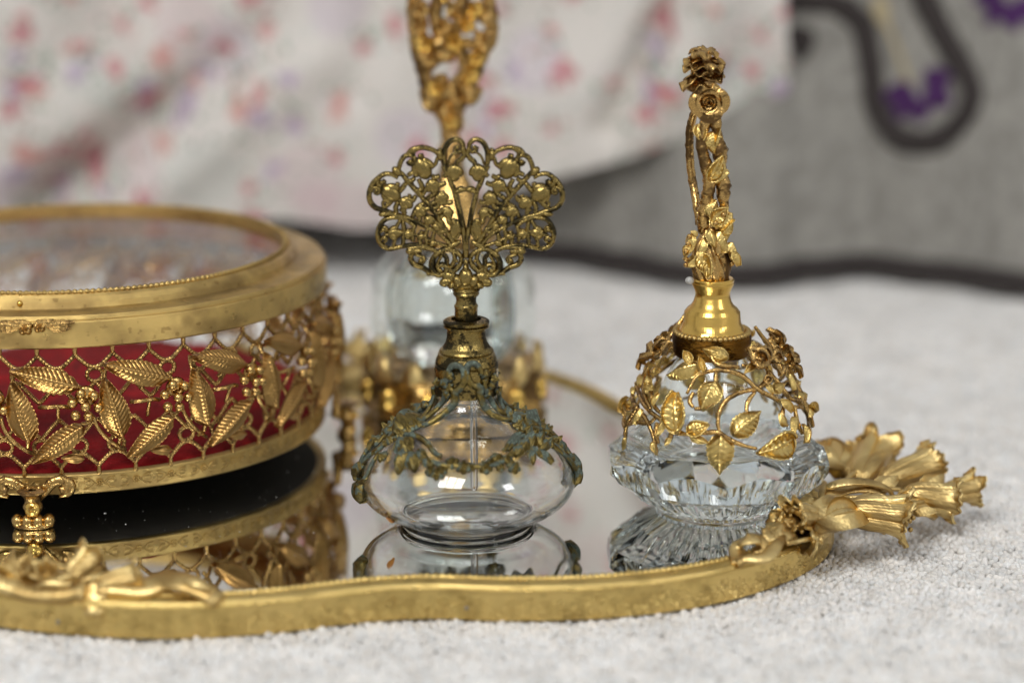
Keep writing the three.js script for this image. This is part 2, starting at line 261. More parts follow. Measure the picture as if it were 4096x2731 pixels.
const inTray = (x, z, grow = 0) => { const dx = x - TC.x, dz = z - TC.z, u = 0.917 * dx + 0.4 * dz, v = 0.4 * dx - 0.917 * dz; let inside = false; const k = 1 + grow / 0.15; for (let i = 0, j = NT - 6; i < NT; j = i, i += 6) { const a = trayRing[i], b = trayRing[j], au = a.u * k, av = a.v * k, bu = b.u * k, bv = b.v * k; if ((av > v) !== (bv > v) && u < (bu - au) * (v - av) / (bv - av) + au) inside = !inside; } return inside; };
const carpetH = (x, z) => CARPET - 0.0014 + 0.00075 * Math.sin(x * 1750 + 3 * noise(x * 90, z * 90)) * Math.sin(z * 1500 + x * 700 + 3 * noise(x * 80 + 9, z * 80)) + 0.0016 * (fbm(x * 210, z * 210, 3, 3) - 0.45) + 0.0014 * (fbm(x * 60, z * 60, 9, 2) - 0.4);
{
  const carpetMat = std({ color: new THREE.Color().setRGB(0.62, 0.605, 0.58), roughness: 1, bumpMap: rep(grain, 90), bumpScale: 0.0015 });
  const n = 260, x0 = -0.9, x1 = 0.9, z0 = -0.9, z1 = 0.9, pos = [], idx = [], uv = [], warp = (t) => Math.sign(t) * Math.pow(Math.abs(t), 1.7);
  for (let i = 0; i <= n; i++) for (let j = 0; j <= n; j++) { const x = warp(i / n * 2 - 1) * 0.9, z = -0.1 + warp(j / n * 2 - 1) * 0.9; pos.push(x, carpetH(x, z) - 0.0006, z); uv.push(x, z); }
  for (let i = 0; i < n; i++) for (let j = 0; j < n; j++) { const a = i * (n + 1) + j, b = a + 1, c = a + n + 1, d = c + 1; idx.push(a, b, c, b, d, c); }
  const c = add(scene, 'carpet', geom(pos, idx, uv), carpetMat); c.userData = { kind: 'structure', label: 'pale off white nubbly carpet under the tray', category: 'carpet' };
  // the pile
  const tuft = new THREE.IcosahedronGeometry(1, 1), tp = tuft.attributes.position; for (let i = 0; i < tp.count; i++) { const k = 0.75 + 0.5 * noise(tp.getX(i) * 2.3 + 9, tp.getY(i) * 2.3, tp.getZ(i) * 2.3); tp.setXYZ(i, tp.getX(i) * k, tp.getY(i) * k, tp.getZ(i) * k); }
  const tg = mergeVertices((tuft.deleteAttribute('normal'), tuft.deleteAttribute('uv'), tuft)); tg.computeVertexNormals();
  const spots_ = []; 
  for (let z = 0.125; z > -0.5;) { const s = z > -0.2 ? 0.00118 : 0.0018, L = 0.68 - z, half = 0.245 * L + 0.02; for (let x = -half; x < half; x += s) { const X = x + R(-0.6, 0.6) * s, Z = z + R(-0.6, 0.6) * s; if (!inTray(X, Z, -0.004)) spots_.push([X, Z, s]); } z -= s; }
  for (let z = 0.3; z > -0.62; z -= 0.0025) for (let x = -0.5; x < 0.5; x += 0.0025) { const half = 0.245 * (0.68 - z) + 0.019; if (Math.abs(x) < half && z < 0.125 && z > -0.5) continue; const X = x + R(-0.6, 0.6) * 0.0025, Z = z + R(-0.6, 0.6) * 0.0025; if (!inTray(X, Z, -0.004)) spots_.push([X, Z, 0.0025]); }
  const im = new THREE.InstancedMesh(tg, std({ color: 0xffffff, roughness: 1 }), spots_.length), m4 = new THREE.Matrix4(), q = new THREE.Quaternion(), col = new THREE.Color();
  spots_.forEach(([x, z, s], i) => {
    q.setFromEuler(new THREE.Euler(R(0, 6), R(0, 6), R(0, 6))); const k = s * R(0.58, 1.05), e = R(0.8, 1.6);
    m4.compose(V(x, carpetH(x, z) + R(-0.0005, 0.0005), z), q, V(k * e, k, k)); im.setMatrixAt(i, m4);
    const t = 0.6 + 0.26 * fbm(x * 120, z * 120, 5, 3) + R(-0.06, 0.06), w = R(-0.015, 0.02); im.setColorAt(i, col.setRGB(t + 0.016 + w, t, t - 0.026 - w));
  });
  im.name = 'carpet_pile'; im.castShadow = im.receiveShadow = true; im.userData = { kind: 'stuff', label: 'short nubbly pale carpet pile around the mirrored tray', category: 'carpet' }; scene.add(im);
}

// ---------------------------------------------------------------- cloths behind
const pxz = (x, y, z) => onZ(...CF(x, y), z);          // x, y in the 2352 wide view
{
  // base board of the bed the cloths hang over
  const base = add(scene, 'bed_base', reUV(new THREE.BoxGeometry(1.7, 0.3, 0.05)), M.wood); base.position.set(0.05, CARPET + 0.15, -0.72);
  tag(base, 'brown wooden base board under the mattress, behind the hanging cloths', 'bed base');
  const top = add(scene, 'mattress', reUV(new THREE.BoxGeometry(1.7, 0.16, 0.6).translate(0, 0.08, 0)), std({ color: new THREE.Color().setRGB(0.55, 0.54, 0.52), roughness: 0.95 })); top.position.set(0.05, CARPET + 0.3, -0.79);
  tag(top, 'pale mattress on the wooden base, covered by the hanging cloths', 'mattress');
  // linen throw
  const hem = [[-700, 560], [300, 580], [760, 590], [1000, 585], [1150, 600], [1300, 612], [1420, 634], [1550, 662], [1700, 668], [1820, 650], [1950, 640], [2080, 656], [2300, 690], [2600, 680], [3100, 640]];
  const lin = (x) => { let i = 0; while (i < hem.length - 2 && hem[i + 1][0] < x) i++; const [a, b] = [hem[i], hem[i + 1]]; return mix(a[1], b[1], sm(clamp((x - a[0]) / (b[0] - a[0]), 0, 1))); };
  const hemZ = (x) => onY(...CF(x, lin(x)), CARPET + 0.001).z;
  const H = 0.46, LX = (x) => (x - 1176) * 1.1 / 5273 / 0.95;
  const linen = (a, b) => { const px = mix(-600, 3000, a), z = hemZ(px), lift = 0.024 * (1 - sm(clamp((px - 760) / 420, 0, 1))), y = CARPET + 0.002 + lift + b * (H - lift), X = LX(px), k = Math.pow(1 - b, 1.5); return V(X, y, mix(-0.455, z, k) + 0.006 * (fbm(X * 9, y * 7, 4, 3) - 0.45) + (b > 0.92 ? -(b - 0.92) * 1.2 : 0)); };
  const weave = tex(256, (u, v) => { const a = 0.5 + 0.5 * Math.sin(u * 2 * Math.PI * 48), b = 0.5 + 0.5 * Math.sin(v * 2 * Math.PI * 48); return 0.6 * Math.max(a, b) + 0.4 * tfbm(u, v, 32, 3, 61); }, false, 1);
  const throwG = grp(scene, 'linen_throw'); tag(throwG, 'grey linen throw with dark corded loops and purple embroidered flowers', 'throw');
  const linenMat = std({ color: new THREE.Color().setRGB(0.44, 0.42, 0.39), map: rep(tex(128, (u, v) => { const t = 0.84 + 0.3 * (tfbm(u, v, 16, 3, 63) - 0.45); return [t, t, t * 0.985]; }, true), 14), roughness: 1, bumpMap: rep(weave, 14), bumpScale: 0.0008 });
  add(throwG, 'fabric', sheet((a, b) => linen(a, b), 150, 40, 0.0016), linenMat);
  const cordShadeMat = std({ color: new THREE.Color().setRGB(0.04, 0.032, 0.03), roughness: 0.95, bumpMap: rep(grain, 80), bumpScale: 0.0008 });
  // dark strip along the hem, painted shade for the gap beneath it
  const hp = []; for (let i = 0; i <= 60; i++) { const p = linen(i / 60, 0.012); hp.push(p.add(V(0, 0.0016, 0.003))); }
  add(throwG, 'hem_shade_strip', sweep(hp, () => [0.0054, 0.0024], { n: () => V(0, 0.25, 1), seg: 240, rad: 10, rough: 0.12 }), cordShadeMat);
  const inv = (x, y) => { let p; for (let k = 0, z = -0.45; k < 6; k++) { p = pxz(x, y, z); const a = clamp(((p.x / 1.1 * 5273 * 0.95 + 1176) + 600) / 3600, 0, 1), b = clamp((p.y - CARPET - 0.002) / H, 0, 1); z = linen(a, b).z; } return p; };
  const onLinen = (l, e = 0.002) => l.map(([x, y]) => inv(x, y).add(V(0, 0, e)));
  add(throwG, 'cord_loop', sweep(onLinen([[1730, -60], [1790, -10], [1850, 0], [1925, 12], [1978, 55], [1996, 120], [2005, 190], [2022, 262], [2070, 318], [2130, 326], [2190, 298], [2232, 240], [2232, 200], [2200, 135], [2160, 70], [2125, 0], [2110, -80], [2160, -190]]), () => [0.0062, 0.0028], { n: () => V(0, 0, 1), seg: 160, rad: 8, rough: 0.15 }), cordShadeMat);
  add(throwG, 'cord_loop', sweep(onLinen([[2600, 120], [2480, 60], [2420, -20], [2440, -140], [2560, -190]]), () => [0.0062, 0.0028], { n: () => V(0, 0, 1), seg: 60, rad: 8, rough: 0.15 }), cordShadeMat);
  const pet = (name, x, y, dx, dy, w, mat) => { const p = inv(x, y), q = inv(x + dx, y + dy), g = leafGeo({ half: w, veins: 10, cup: 0.05, bend: 0.06, vein: 0.012, th: 0.04 }); placeLeaf(throwG, name, g, mat, p.add(V(0, 0, 0.002)), q.add(V(0, 0, 0.002)), V(0, 0, 1)); };
  const purple = std({ color: new THREE.Color().setRGB(0.085, 0.022, 0.13), roughness: 0.85, bumpMap: rep(weave, 60), bumpScale: 0.0005 }), tan = std({ color: new THREE.Color().setRGB(0.4, 0.33, 0.2), roughness: 0.9 });
  pet('heart_motif', 1830, 58, 8, 84, 0.5, cordShadeMat); pet('heart_motif', 1812, 62, 26, 62, 0.4, cordShadeMat);
  for (const [x, y, dx, dy, w] of [[2100, 214, -76, 12, 0.45], [2104, 222, -48, 54, 0.5], [2106, 226, 8, 56, 0.5], [2122, 192, 66, -22, 0.5], [2126, 200, 56, 40, 0.5]]) pet('embroidered_petal', x, y, dx, dy, w, purple);
  for (const [x, y, dx, dy, w] of [[2300, -10, -70, 10, 0.36], [2305, 0, -40, 60, 0.4], [2312, 6, 20, 66, 0.4], [2330, 0, 60, 50, 0.4]]) pet('embroidered_petal', x, y, dx, dy, w, purple);
  add(throwG, 'embroidered_stem', sweep(onLinen([[2020, -20], [2032, 40], [2060, 110], [2088, 190]], 0.0015), () => [0.0014, 0.0009], { n: () => V(0, 0, 1), seg: 30 }), tan);
  pet('embroidered_leaf', 2014, -10, 22, 78, 0.25, tan);

  // floral cloth with print and folds
  const cv = document.createElement('canvas'); cv.width = cv.height = 1024; const g = cv.getContext('2d');
  g.fillStyle = '#e3ded8'; g.fillRect(0, 0, 1024, 1024);
  const blot = (x, y, r, c, al) => { g.globalAlpha = al; g.fillStyle = c; for (const ox of [-1024, 0, 1024]) for (const oy of [-1024, 0, 1024]) { g.beginPath(); g.arc(x + ox, y + oy, r, 0, 7); g.fill(); } };
  for (let i = 0; i < 900; i++) blot(R(0, 1024), R(0, 1024), R(2, 7), ['#cfd6d2', '#d6c9cf', '#d9d4c8', '#c4cfc6'][i % 4], 0.7);
  for (let i = 0; i < 46; i++) blot(R(0, 1024), R(0, 1024), R(24, 62), ['#d9b8bd', '#c9b6cf', '#dcc3bd', '#c3ccc6'][i % 4], 0.28);
  for (let i = 0; i < 185; i++) { const x = R(0, 1024), y = R(0, 1024), kind = i % 5, c = [['#c2606a', '#a9444f', '#d98a8c'], ['#cf7f80', '#e0a3a0', '#b9545c'], ['#c9747a', '#dba09c', '#b3666f'], ['#d7938b', '#c46c66', '#e5b3ab'], ['#b8a2c2', '#cbb8d2', '#a184ad']][kind], s = R(10, 27);
    for (let k = 0; k < 16; k++) { const a = R(0, 6.3), d = R(0, s * 0.95); blot(x + Math.cos(a) * d, y + Math.sin(a) * d, R(3, s * 0.42), c[k % 3], 0.44); }
    for (let k = 0; k < 9; k++) { const a = R(0, 6.3), d = R(s, s * 2.4); blot(x + Math.cos(a) * d, y + Math.sin(a) * d, R(2, 6), ['#8fa08f', '#a9b5a3', '#788c80', '#b58f86'][k % 4], 0.7); } }
  const print = new THREE.CanvasTexture(cv); print.wrapS = print.wrapT = THREE.RepeatWrapping; print.colorSpace = THREE.SRGBColorSpace;
  const edge = [[-500, 520], [300, 540], [640, 500], [740, 512], [820, 526], [900, 518], [1020, 486], [1150, 440], [1300, 400], [1450, 360], [1600, 302], [1720, 250], [1790, 222], [1812, 205]];
  const be = (x) => { let i = 0; while (i < edge.length - 2 && edge[i + 1][0] < x) i++; const [a, b] = [edge[i], edge[i + 1]]; return mix(a[1], b[1], clamp((x - a[0]) / (b[0] - a[0]), 0, 1)); };
  const seg2 = (x, y, ax, ay, bx, by) => { const dx = bx - ax, dy = by - ay, t = clamp(((x - ax) * dx + (y - ay) * dy) / (dx * dx + dy * dy), 0, 1); return [Math.hypot(x - ax - dx * t, y - ay - dy * t), t]; };
  const valley = (x, y, ax, ay, bx, by, w, d0, d1) => { const [r, t] = seg2(x, y, ax, ay, bx, by); return mix(d0, d1, t) * Math.exp(-r * r / (w * w)); };
  const foldZ = (x, y) => -0.398 + 0.02 * (fbm(x / 420 + 3, y / 420, 2, 3) - 0.4) + 0.003 * Math.sin((x + y * 0.9) / 130 + 2.2 * fbm(x / 300, y / 300, 7, 2)) * clamp(1 - y / 900, 0.3, 1)
    - valley(x, y, 620, 60, 60, 470, 46, 0.006, 0.034) - valley(x, y, 1560, -40, 1395, 290, 34, 0.018, 0.012) - valley(x, y, 900, -80, 820, 200, 60, 0.010, 0.006) - valley(x, y, 320, -60, 120, 180, 70, 0.010, 0.005)
    + valley(x, y, 720, 150, 330, 470, 55, 0.006, 0.010) + valley(x, y, 1660, -20, 1500, 300, 60, 0.010, 0.006);
  const nx = 150, ny = 90, P = []; for (let i = 0; i <= nx; i++) for (let j = 0; j <= ny; j++) { const x = mix(-500, 1812, i / nx) - (i === nx ? (j / ny) * 60 * 0 : 0), y = mix(be(x), -980, Math.pow(j / ny, 1.15)), rx = x - 20 * (j / ny) * clamp((x - 1600) / 200, 0, 1); P.push(pxz(rx, y, foldZ(x, y))); }
  const fg = sheet((a, b) => P[Math.round(a * nx) * (ny + 1) + Math.round(b * ny)].clone(), nx, ny, 0.0012); { const p = fg.attributes.position, u = []; for (let i = 0; i < p.count; i++) u.push(p.getX(i) / 0.3 + 0.13, p.getY(i) / 0.3 + p.getZ(i) * 1.2); fg.setAttribute('uv', new THREE.Float32BufferAttribute(u, 2)); }
  const fl = add(scene, 'floral_cloth', fg, std({ color: new THREE.Color().setRGB(0.9, 0.89, 0.88), map: print, roughness: 0.95, sheen: 0.2, bumpMap: rep(weave, 6), bumpScale: 0.0003 }));
  tag(fl, 'crumpled white cotton cloth printed with pink and purple flowers, draped over linen', 'cloth');
}

// ---------------------------------------------------------------- mirrored tray
const tray = grp(scene, 'mirror_tray'); tray.position.copy(TC); tag(tray, 'gilt scalloped vanity tray with mirror bottom and cast flower handles', 'tray');
const T = (u, v, y) => trayPt(u, v, y).sub(TC);
function trayBand(prof, o = {}) {
  const pos = [], uv = [], idx = [], K = prof.length; let s = 0;
  for (let i = 0; i <= NT; i++) { const a = trayRing[i % NT], p0 = trayRing[(i + NT - 1) % NT]; if (i) s += Math.hypot(a.u - p0.u, a.v - p0.v); let q = 0; for (let k = 0; k < K; k++) { if (k) q += Math.hypot(prof[k][0] - prof[k - 1][0], prof[k][1] - prof[k - 1][1]); const w = T(a.u + a.nu * prof[k][0], a.v + a.nv * prof[k][0], prof[k][1]); pos.push(w.x, w.y, w.z); uv.push(s, q); } }
  for (let i = 0; i < NT; i++) for (let k = 0; k < K - 1; k++) { const a = i * K + k, b = a + 1, c = a + K, d = c + 1; idx.push(a, b, c, b, d, c); }
  return geom(pos, idx, uv);
}
{
  // engraved band
  const cv = document.createElement('canvas'); cv.width = 1024; cv.height = 128; const g = cv.getContext('2d'); g.fillStyle = '#a0a0a0'; g.fillRect(0, 0, 1024, 128);
  g.lineCap = 'round';
  for (let i = 0; i < 2600; i++) { const v = Math.floor(R(120, 200)); g.globalAlpha = 0.35; g.fillStyle = `rgb(${v},${v},${v})`; g.fillRect(R(0, 1024), R(0, 128), R(1, 4), R(1, 3)); }
  const petal = (x, y, n, r) => { for (let k = 0; k < n; k++) { const a = k / n * 6.283 + x; g.beginPath(); g.moveTo(x, y); g.quadraticCurveTo(x + Math.cos(a - 0.4) * r, y + Math.sin(a - 0.4) * r, x + Math.cos(a) * r, y + Math.sin(a) * r); g.quadraticCurveTo(x + Math.cos(a + 0.4) * r * 0.8, y + Math.sin(a + 0.4) * r * 0.8, x, y); g.stroke(); } };
  g.globalAlpha = 0.9; g.strokeStyle = '#303030'; g.lineWidth = 3.4;
  for (let i = 0; i < 8; i++) { const x = 64 + i * 128; petal(x, 66, 9, 42); g.beginPath(); g.moveTo(x - 64, 100); g.bezierCurveTo(x - 40, 10, x - 20, 120, x, 66); g.stroke(); petal(x + 64, 36 + 50 * (i % 2), 6, 26); g.beginPath(); g.arc(x + 34, 100 - 60 * (i % 2), 14, 0.5, 5); g.stroke(); }
  g.strokeStyle = '#ffffff'; g.lineWidth = 2; for (let i = 0; i < 8; i++) { const x = 66 + i * 128; petal(x, 69, 9, 42); petal(x + 66, 39 + 50 * (i % 2), 6, 26); }
  const eng = new THREE.CanvasTexture(cv); eng.wrapS = eng.wrapT = THREE.RepeatWrapping; eng.repeat.set(1 / 0.08, 1 / 0.0095);
  const bandMat = std({ color: 0xffffff, map: rep(trayMap, 14), roughnessMap: rep(goldRough, 20), roughness: 1, metalness: 1, bumpMap: eng, bumpScale: 0.0006 });
  add(tray, 'wall_band', trayBand([[-0.0004, -0.0101], [0.0006, -0.01], [0.0008, -0.0094], [0.0006, -0.0088], [0.0006, -0.0012], [0.0002, -0.001]]), bandMat);
  add(tray, 'lip', trayBand([[0.0002, -0.0014], [0.0011, -0.0008], [0.0013, 0.0000], [0.0009, 0.0008], [0.0004, 0.0010], [-0.0002, 0.0009], [-0.0008, 0.0013], [-0.0018, 0.0014], [-0.0022, 0.0011], [-0.0027, 0.0014], [-0.0037, 0.0013], [-0.0043, 0.0008], [-0.0044, -0.0004]]), M.trayGold);
  // rope edges (inner beading and the fine outer beading)
  for (const [off, y, r, n] of [[-0.0044, 0.0012, 0.00095, 575], [0.0013, -0.0004, 0.00045, 1300]]) {
    const pos = [], idx = [], rad = 6, seg = n * 3; 
    for (let i = 0; i < seg; i++) { const f = i / seg * NT, a = trayRing[Math.floor(f)], b = trayRing[(Math.floor(f) + 1) % NT], t = f % 1, u = mix(a.u + a.nu * off, b.u + b.nu * off, t), v = mix(a.v + a.nv * off, b.v + b.nv * off, t), nu = mix(a.nu, b.nu, t), nv = mix(a.nv, b.nv, t), k = r * (i % 3 ? 1.1 : 0.62); for (let j = 0; j < rad; j++) { const c = j / rad * 6.2832, p = T(u + nu * Math.cos(c) * k, v + nv * Math.cos(c) * k, y + Math.sin(c) * k); pos.push(p.x, p.y, p.z); } }
    for (let i = 0; i < seg; i++) for (let j = 0; j < rad; j++) { const a = i * rad + j, b = i * rad + (j + 1) % rad, c = ((i + 1) % seg) * rad + j, d = ((i + 1) % seg) * rad + (j + 1) % rad; idx.push(a, b, c, b, d, c); }
    add(tray, 'beaded_edge', geom(pos, idx), M.trayGold).userData.kind = 'stuff';
  }
  const plate = (y, off, mat, name) => { const s = new THREE.Shape(trayRing.filter((_, i) => i % 2 === 0).map((a) => { const p = T(a.u + a.nu * off, a.v + a.nv * off, 0); return new THREE.Vector2(p.x, -p.z); })); const gg = new THREE.ExtrudeGeometry(s, { depth: 0.002, bevelEnabled: false }); gg.rotateX(-Math.PI / 2).translate(0, y, 0); add(tray, name, gg, mat); };
  plate(-0.002, -0.0042, M.mirror, 'mirror'); plate(-0.0098, -0.0006, M.dark, 'backing');
  // dust on the glass
  const sp_ = [], dm = new THREE.Matrix4(); while (sp_.length < 900) { const x = R(-0.2, 0.13), z = R(-0.22, 0.07); if (inTray(x, z, -0.012)) sp_.push([x, z]); }
  const dust = new THREE.InstancedMesh(new THREE.IcosahedronGeometry(1, 0), std({ color: new THREE.Color().setRGB(0.6, 0.58, 0.55), roughness: 1 }), sp_.length); sp_.forEach(([x, z], i) => { const k = 0.00006 + 0.00013 * Math.pow(rnd(), 7); dm.makeRotationY(rnd() * 6).scale(V(k * R(0.8, 3), k * 0.6, k)).setPosition(x - TC.x, k * 0.4, z - TC.z); dust.setMatrixAt(i, dm); }); dust.name = 'dust'; dust.userData.kind = 'stuff'; tray.add(dust);
  // small pins in the band
  for (const [x, y] of [[232, 2483], [1870, 2470]]) { let best = null; for (const a of trayRing) { const p = trayPt(a.u + a.nu * 0.0008, a.v + a.nv * 0.0008, -0.0062), d = ray(x, y), w = p.clone().sub(CAM), t = w.dot(d) / d.lengthSq(), e = w.addScaledVector(d, -t).length(); if (!best || (e < best.e && p.z > TC.z)) best = { e, p, a }; } const s = add(tray, 'pin', ball(0.0007, 10, 8), M.steel); s.position.copy(best.p.sub(TC)); }
}
const onT = (c, x, y, h) => onY(...c(x, y), h).sub(TC);
function ribbonOn(parent, name, c, pts, w, h, mat, n = V(0, 1, 0.35)) { return add(parent, name, sweep(pts.map(([x, y, z]) => onT(c, x, y, z)), (t) => [w * (0.55 + 0.45 * Math.sin(Math.PI * clamp(t, 0.08, 0.92))), h], { n: () => n, step: 0.0007, rad: 10 }), mat); }
// right handle
{
  const h = grp(tray, 'handle'), F = (a, b, w, k, s = 9) => flower(h, onT(C7, a[0], a[1], a[2]), onT(C7, b[0], b[1], b[2]), M.bloom, w, k, s), B = (p, w, t) => ribbonOn(h, 'ribbon', C7, p, w, t, M.bloom);
  F([1060, 690, 0.006], [1500, 745, 0.004], 0.78, 0, 14); F([1440, 585, 0.004], [1790, 640, 0.001], 0.8, 1, 4); F([1660, 600, 0.001], [1900, 545, 0.002], 0.8, 0, 12); F([1300, 510, 0.005], [1640, 380, 0.008], 0.6, 1, 5);
  F([1150, 520, 0.004], [1260, 310, 0.008], 0.68, 0, 8); F([1120, 450, 0.003], [960, 310, 0.007], 0.68, 1, 6); F([960, 730, 0.0055], [700, 850, 0.004], 0.9, 1, 12); F([930, 740, 0.007], [700, 720, 0.011], 0.7, 0, 6); F([1180, 470, 0.003], [1300, 350, 0.004], 0.6, 0, 6);
  B([[390, 1030, 0.001], [400, 920, 0.004], [460, 870, 0.007], [540, 880, 0.006], [550, 930, 0.004], [490, 945, 0.003]], 0.0028, 0.0008); B([[390, 1030, 0.001], [440, 1000, 0.0025], [560, 990, 0.003], [640, 900, 0.005], [680, 830, 0.006]], 0.0024, 0.0012);
  B([[560, 810, 0.008], [600, 870, 0.006], [640, 830, 0.007]], 0.002, 0.0009);
  B([[770, 660, 0.004], [820, 620, 0.007], [900, 640, 0.006], [960, 610, 0.007], [1080, 560, 0.008], [1220, 560, 0.008], [1320, 610, 0.005]], 0.0026, 0.0009); B([[900, 560, 0.006], [950, 545, 0.009], [1080, 515, 0.011], [1230, 520, 0.010], [1340, 560, 0.007], [1370, 610, 0.004]], 0.0021, 0.0008);
  B([[900, 550, 0.006], [930, 520, 0.008], [920, 600, 0.009], [930, 660, 0.007]], 0.0013, 0.0008); B([[920, 690, 0.008], [1000, 660, 0.010], [1060, 640, 0.009], [1070, 690, 0.006], [980, 720, 0.005], [930, 725, 0.006]], 0.0024, 0.0008); B([[930, 720, 0.006], [1060, 715, 0.007], [1150, 640, 0.007]], 0.0016, 0.0016); B([[1070, 680, 0.006], [1090, 740, 0.004], [1080, 800, 0.001]], 0.003, 0.0012);
  const bud = leafGeo({ half: 0.24, veins: 3, cup: -0.3, bend: 0.16, th: 0.2, vein: 0.01 }), sprig = leafGeo({ half: 0.3, veins: 6, teeth: 6, cup: 0.3, bend: 0.18, th: 0.08, ns: 30, nt: 10, vein: 0.03 });
  for (const [a, b, h0, h1] of [[[1200, 640], [1330, 600], 0.006, 0.009], [[1260, 560], [1400, 480], 0.006, 0.009], [[1400, 620], [1480, 560], 0.004, 0.007], [[1350, 690], [1500, 650], 0.003, 0.005], [[1560, 560], [1690, 470], 0.003, 0.006], [[1500, 700], [1640, 690], 0.002, 0.003], [[1180, 420], [1130, 350], 0.006, 0.009], [[1080, 470], [1160, 400], 0.005, 0.008], [[1240, 470], [1320, 420], 0.005, 0.007], [[980, 430], [1040, 350], 0.004, 0.008], [[800, 780], [680, 760], 0.006, 0.009], [[700, 800], [620, 870], 0.005, 0.006], [[860, 820], [930, 890], 0.004, 0.002], [[1230, 760], [1330, 830], 0.003, -0.001], [[1700, 660], [1760, 720], 0, -0.003]]) placeLeaf(h, 'leaf', sprig, M.bloom, onT(C7, ...a, h0), onT(C7, ...b, h1), V(0.1, 0.85, 0.5), 1.1);
  for (const l of [[[1000, 600, 0.006], [1150, 610, 0.007], [1280, 560, 0.007], [1420, 560, 0.006]], [[1080, 700, 0.006], [1250, 690, 0.006], [1420, 650, 0.004], [1560, 640, 0.003]], [[1050, 540, 0.006], [1100, 480, 0.007], [1180, 430, 0.007]], [[700, 900, 0.004], [800, 880, 0.004], [900, 860, 0.004]]]) add(h, 'stem', sweep(l.map(([x, y, z]) => onT(C7, x, y, z)), 0.0008, { step: 0.0008 }), M.bloom);
  placeLeaf(h, 'leaf', bud, M.bloom, onT(C7, 870, 800, 0.006), onT(C7, 1150, 765, 0.002), V(0, 0.8, 0.6)); placeLeaf(h, 'leaf', bud, M.bloom, onT(C7, 1440, 690, 0.001), onT(C7, 1620, 735, -0.003), V(0.2, 0.8, 0.5)); placeLeaf(h, 'leaf', bud, M.bloom, onT(C7, 1050, 480, 0.003), onT(C7, 880, 330, 0.004), V(0, 1, 0.2));
}
// front handle
{
  const h = grp(tray, 'handle'), F = (a, b, w, k, s = 6) => flower(h, onT(C8, a[0], a[1], a[2]), onT(C8, b[0], b[1], b[2]), M.bloom, w, k, s), B = (p, w, t, n) => ribbonOn(h, 'ribbon', C8, p, w, t, M.bloom, n);
  B([[-260, 560, 0.004], [-60, 610, 0.0035], [120, 640, 0.003], [330, 700, 0.002], [560, 730, 0.002], [800, 720, 0.003]], 0.006, 0.0026); B([[760, 690, 0.003], [840, 740, 0.002], [870, 860, -0.001], [850, 950, -0.003]], 0.0042, 0.0014, V(0, 0.3, 1));
  B([[880, 700, 0.003], [1080, 690, 0.003], [1320, 690, 0.003], [1520, 630, 0.0045], [1680, 640, 0.005], [1820, 690, 0.004], [1950, 780, 0.002], [2010, 815, 0.0015]], 0.0046, 0.0017); B([[1500, 625, 0.004], [1640, 605, 0.0055], [1820, 650, 0.006], [1960, 720, 0.0035], [2020, 790, 0.002]], 0.0022, 0.0012);
  F([600, 670, 0.003], [880, 400, 0.009], 1.0, 0); F([860, 690, 0.003], [1320, 560, 0.006], 0.72, 1); F([430, 610, 0.003], [180, 470, 0.009], 0.8, 1, 9); F([250, 620, 0.003], [20, 430, 0.009], 0.8, 0, 9); F([420, 640, 0.003], [430, 500, 0.009], 1.0, 0, 12); F([150, 640, 0.003], [-160, 560, 0.004], 0.7, 1);
  B([[740, 640, 0.005], [840, 600, 0.006], [950, 575, 0.006]], 0.0016, 0.0012); B([[330, 700, 0.003], [420, 640, 0.005], [560, 640, 0.005], [720, 660, 0.004]], 0.0022, 0.0012);
  for (const [a, b] of [[[420, 640], [210, 560]], [[440, 640], [330, 500]], [[450, 640], [600, 560]], [[460, 650], [690, 600]]]) placeLeaf(h, 'petal', leafGeo({ half: 0.2, veins: 5, cup: -0.25, bend: 0.12, th: 0.12 }), M.bloom, onT(C8, ...a, 0.0035), onT(C8, ...b, 0.0065), V(0, 0.9, 0.5));
}
// back handle, far and blurred
{
  const h = grp(tray, 'handle'), p = (x, y, z) => onY(...CF(x, y), z).sub(TC);
  flower(h, p(850, 835, 0.004), p(800, 782, 0.012), M.bloom, 1, 0); flower(h, p(880, 830, 0.004), p(872, 785, 0.01), M.bloom, 0.8, 1); flower(h, p(820, 850, 0.002), p(765, 850, 0.004), M.bloom, 0.8, 1); 
  add(h, 'ribbon', sweep([p(780, 875, 0.002), p(840, 850, 0.005), p(930, 846, 0.005), p(1010, 842, 0.002)], () => [0.0035, 0.0015], { n: () => V(0, 1, 0.3) }), M.bloom);
}

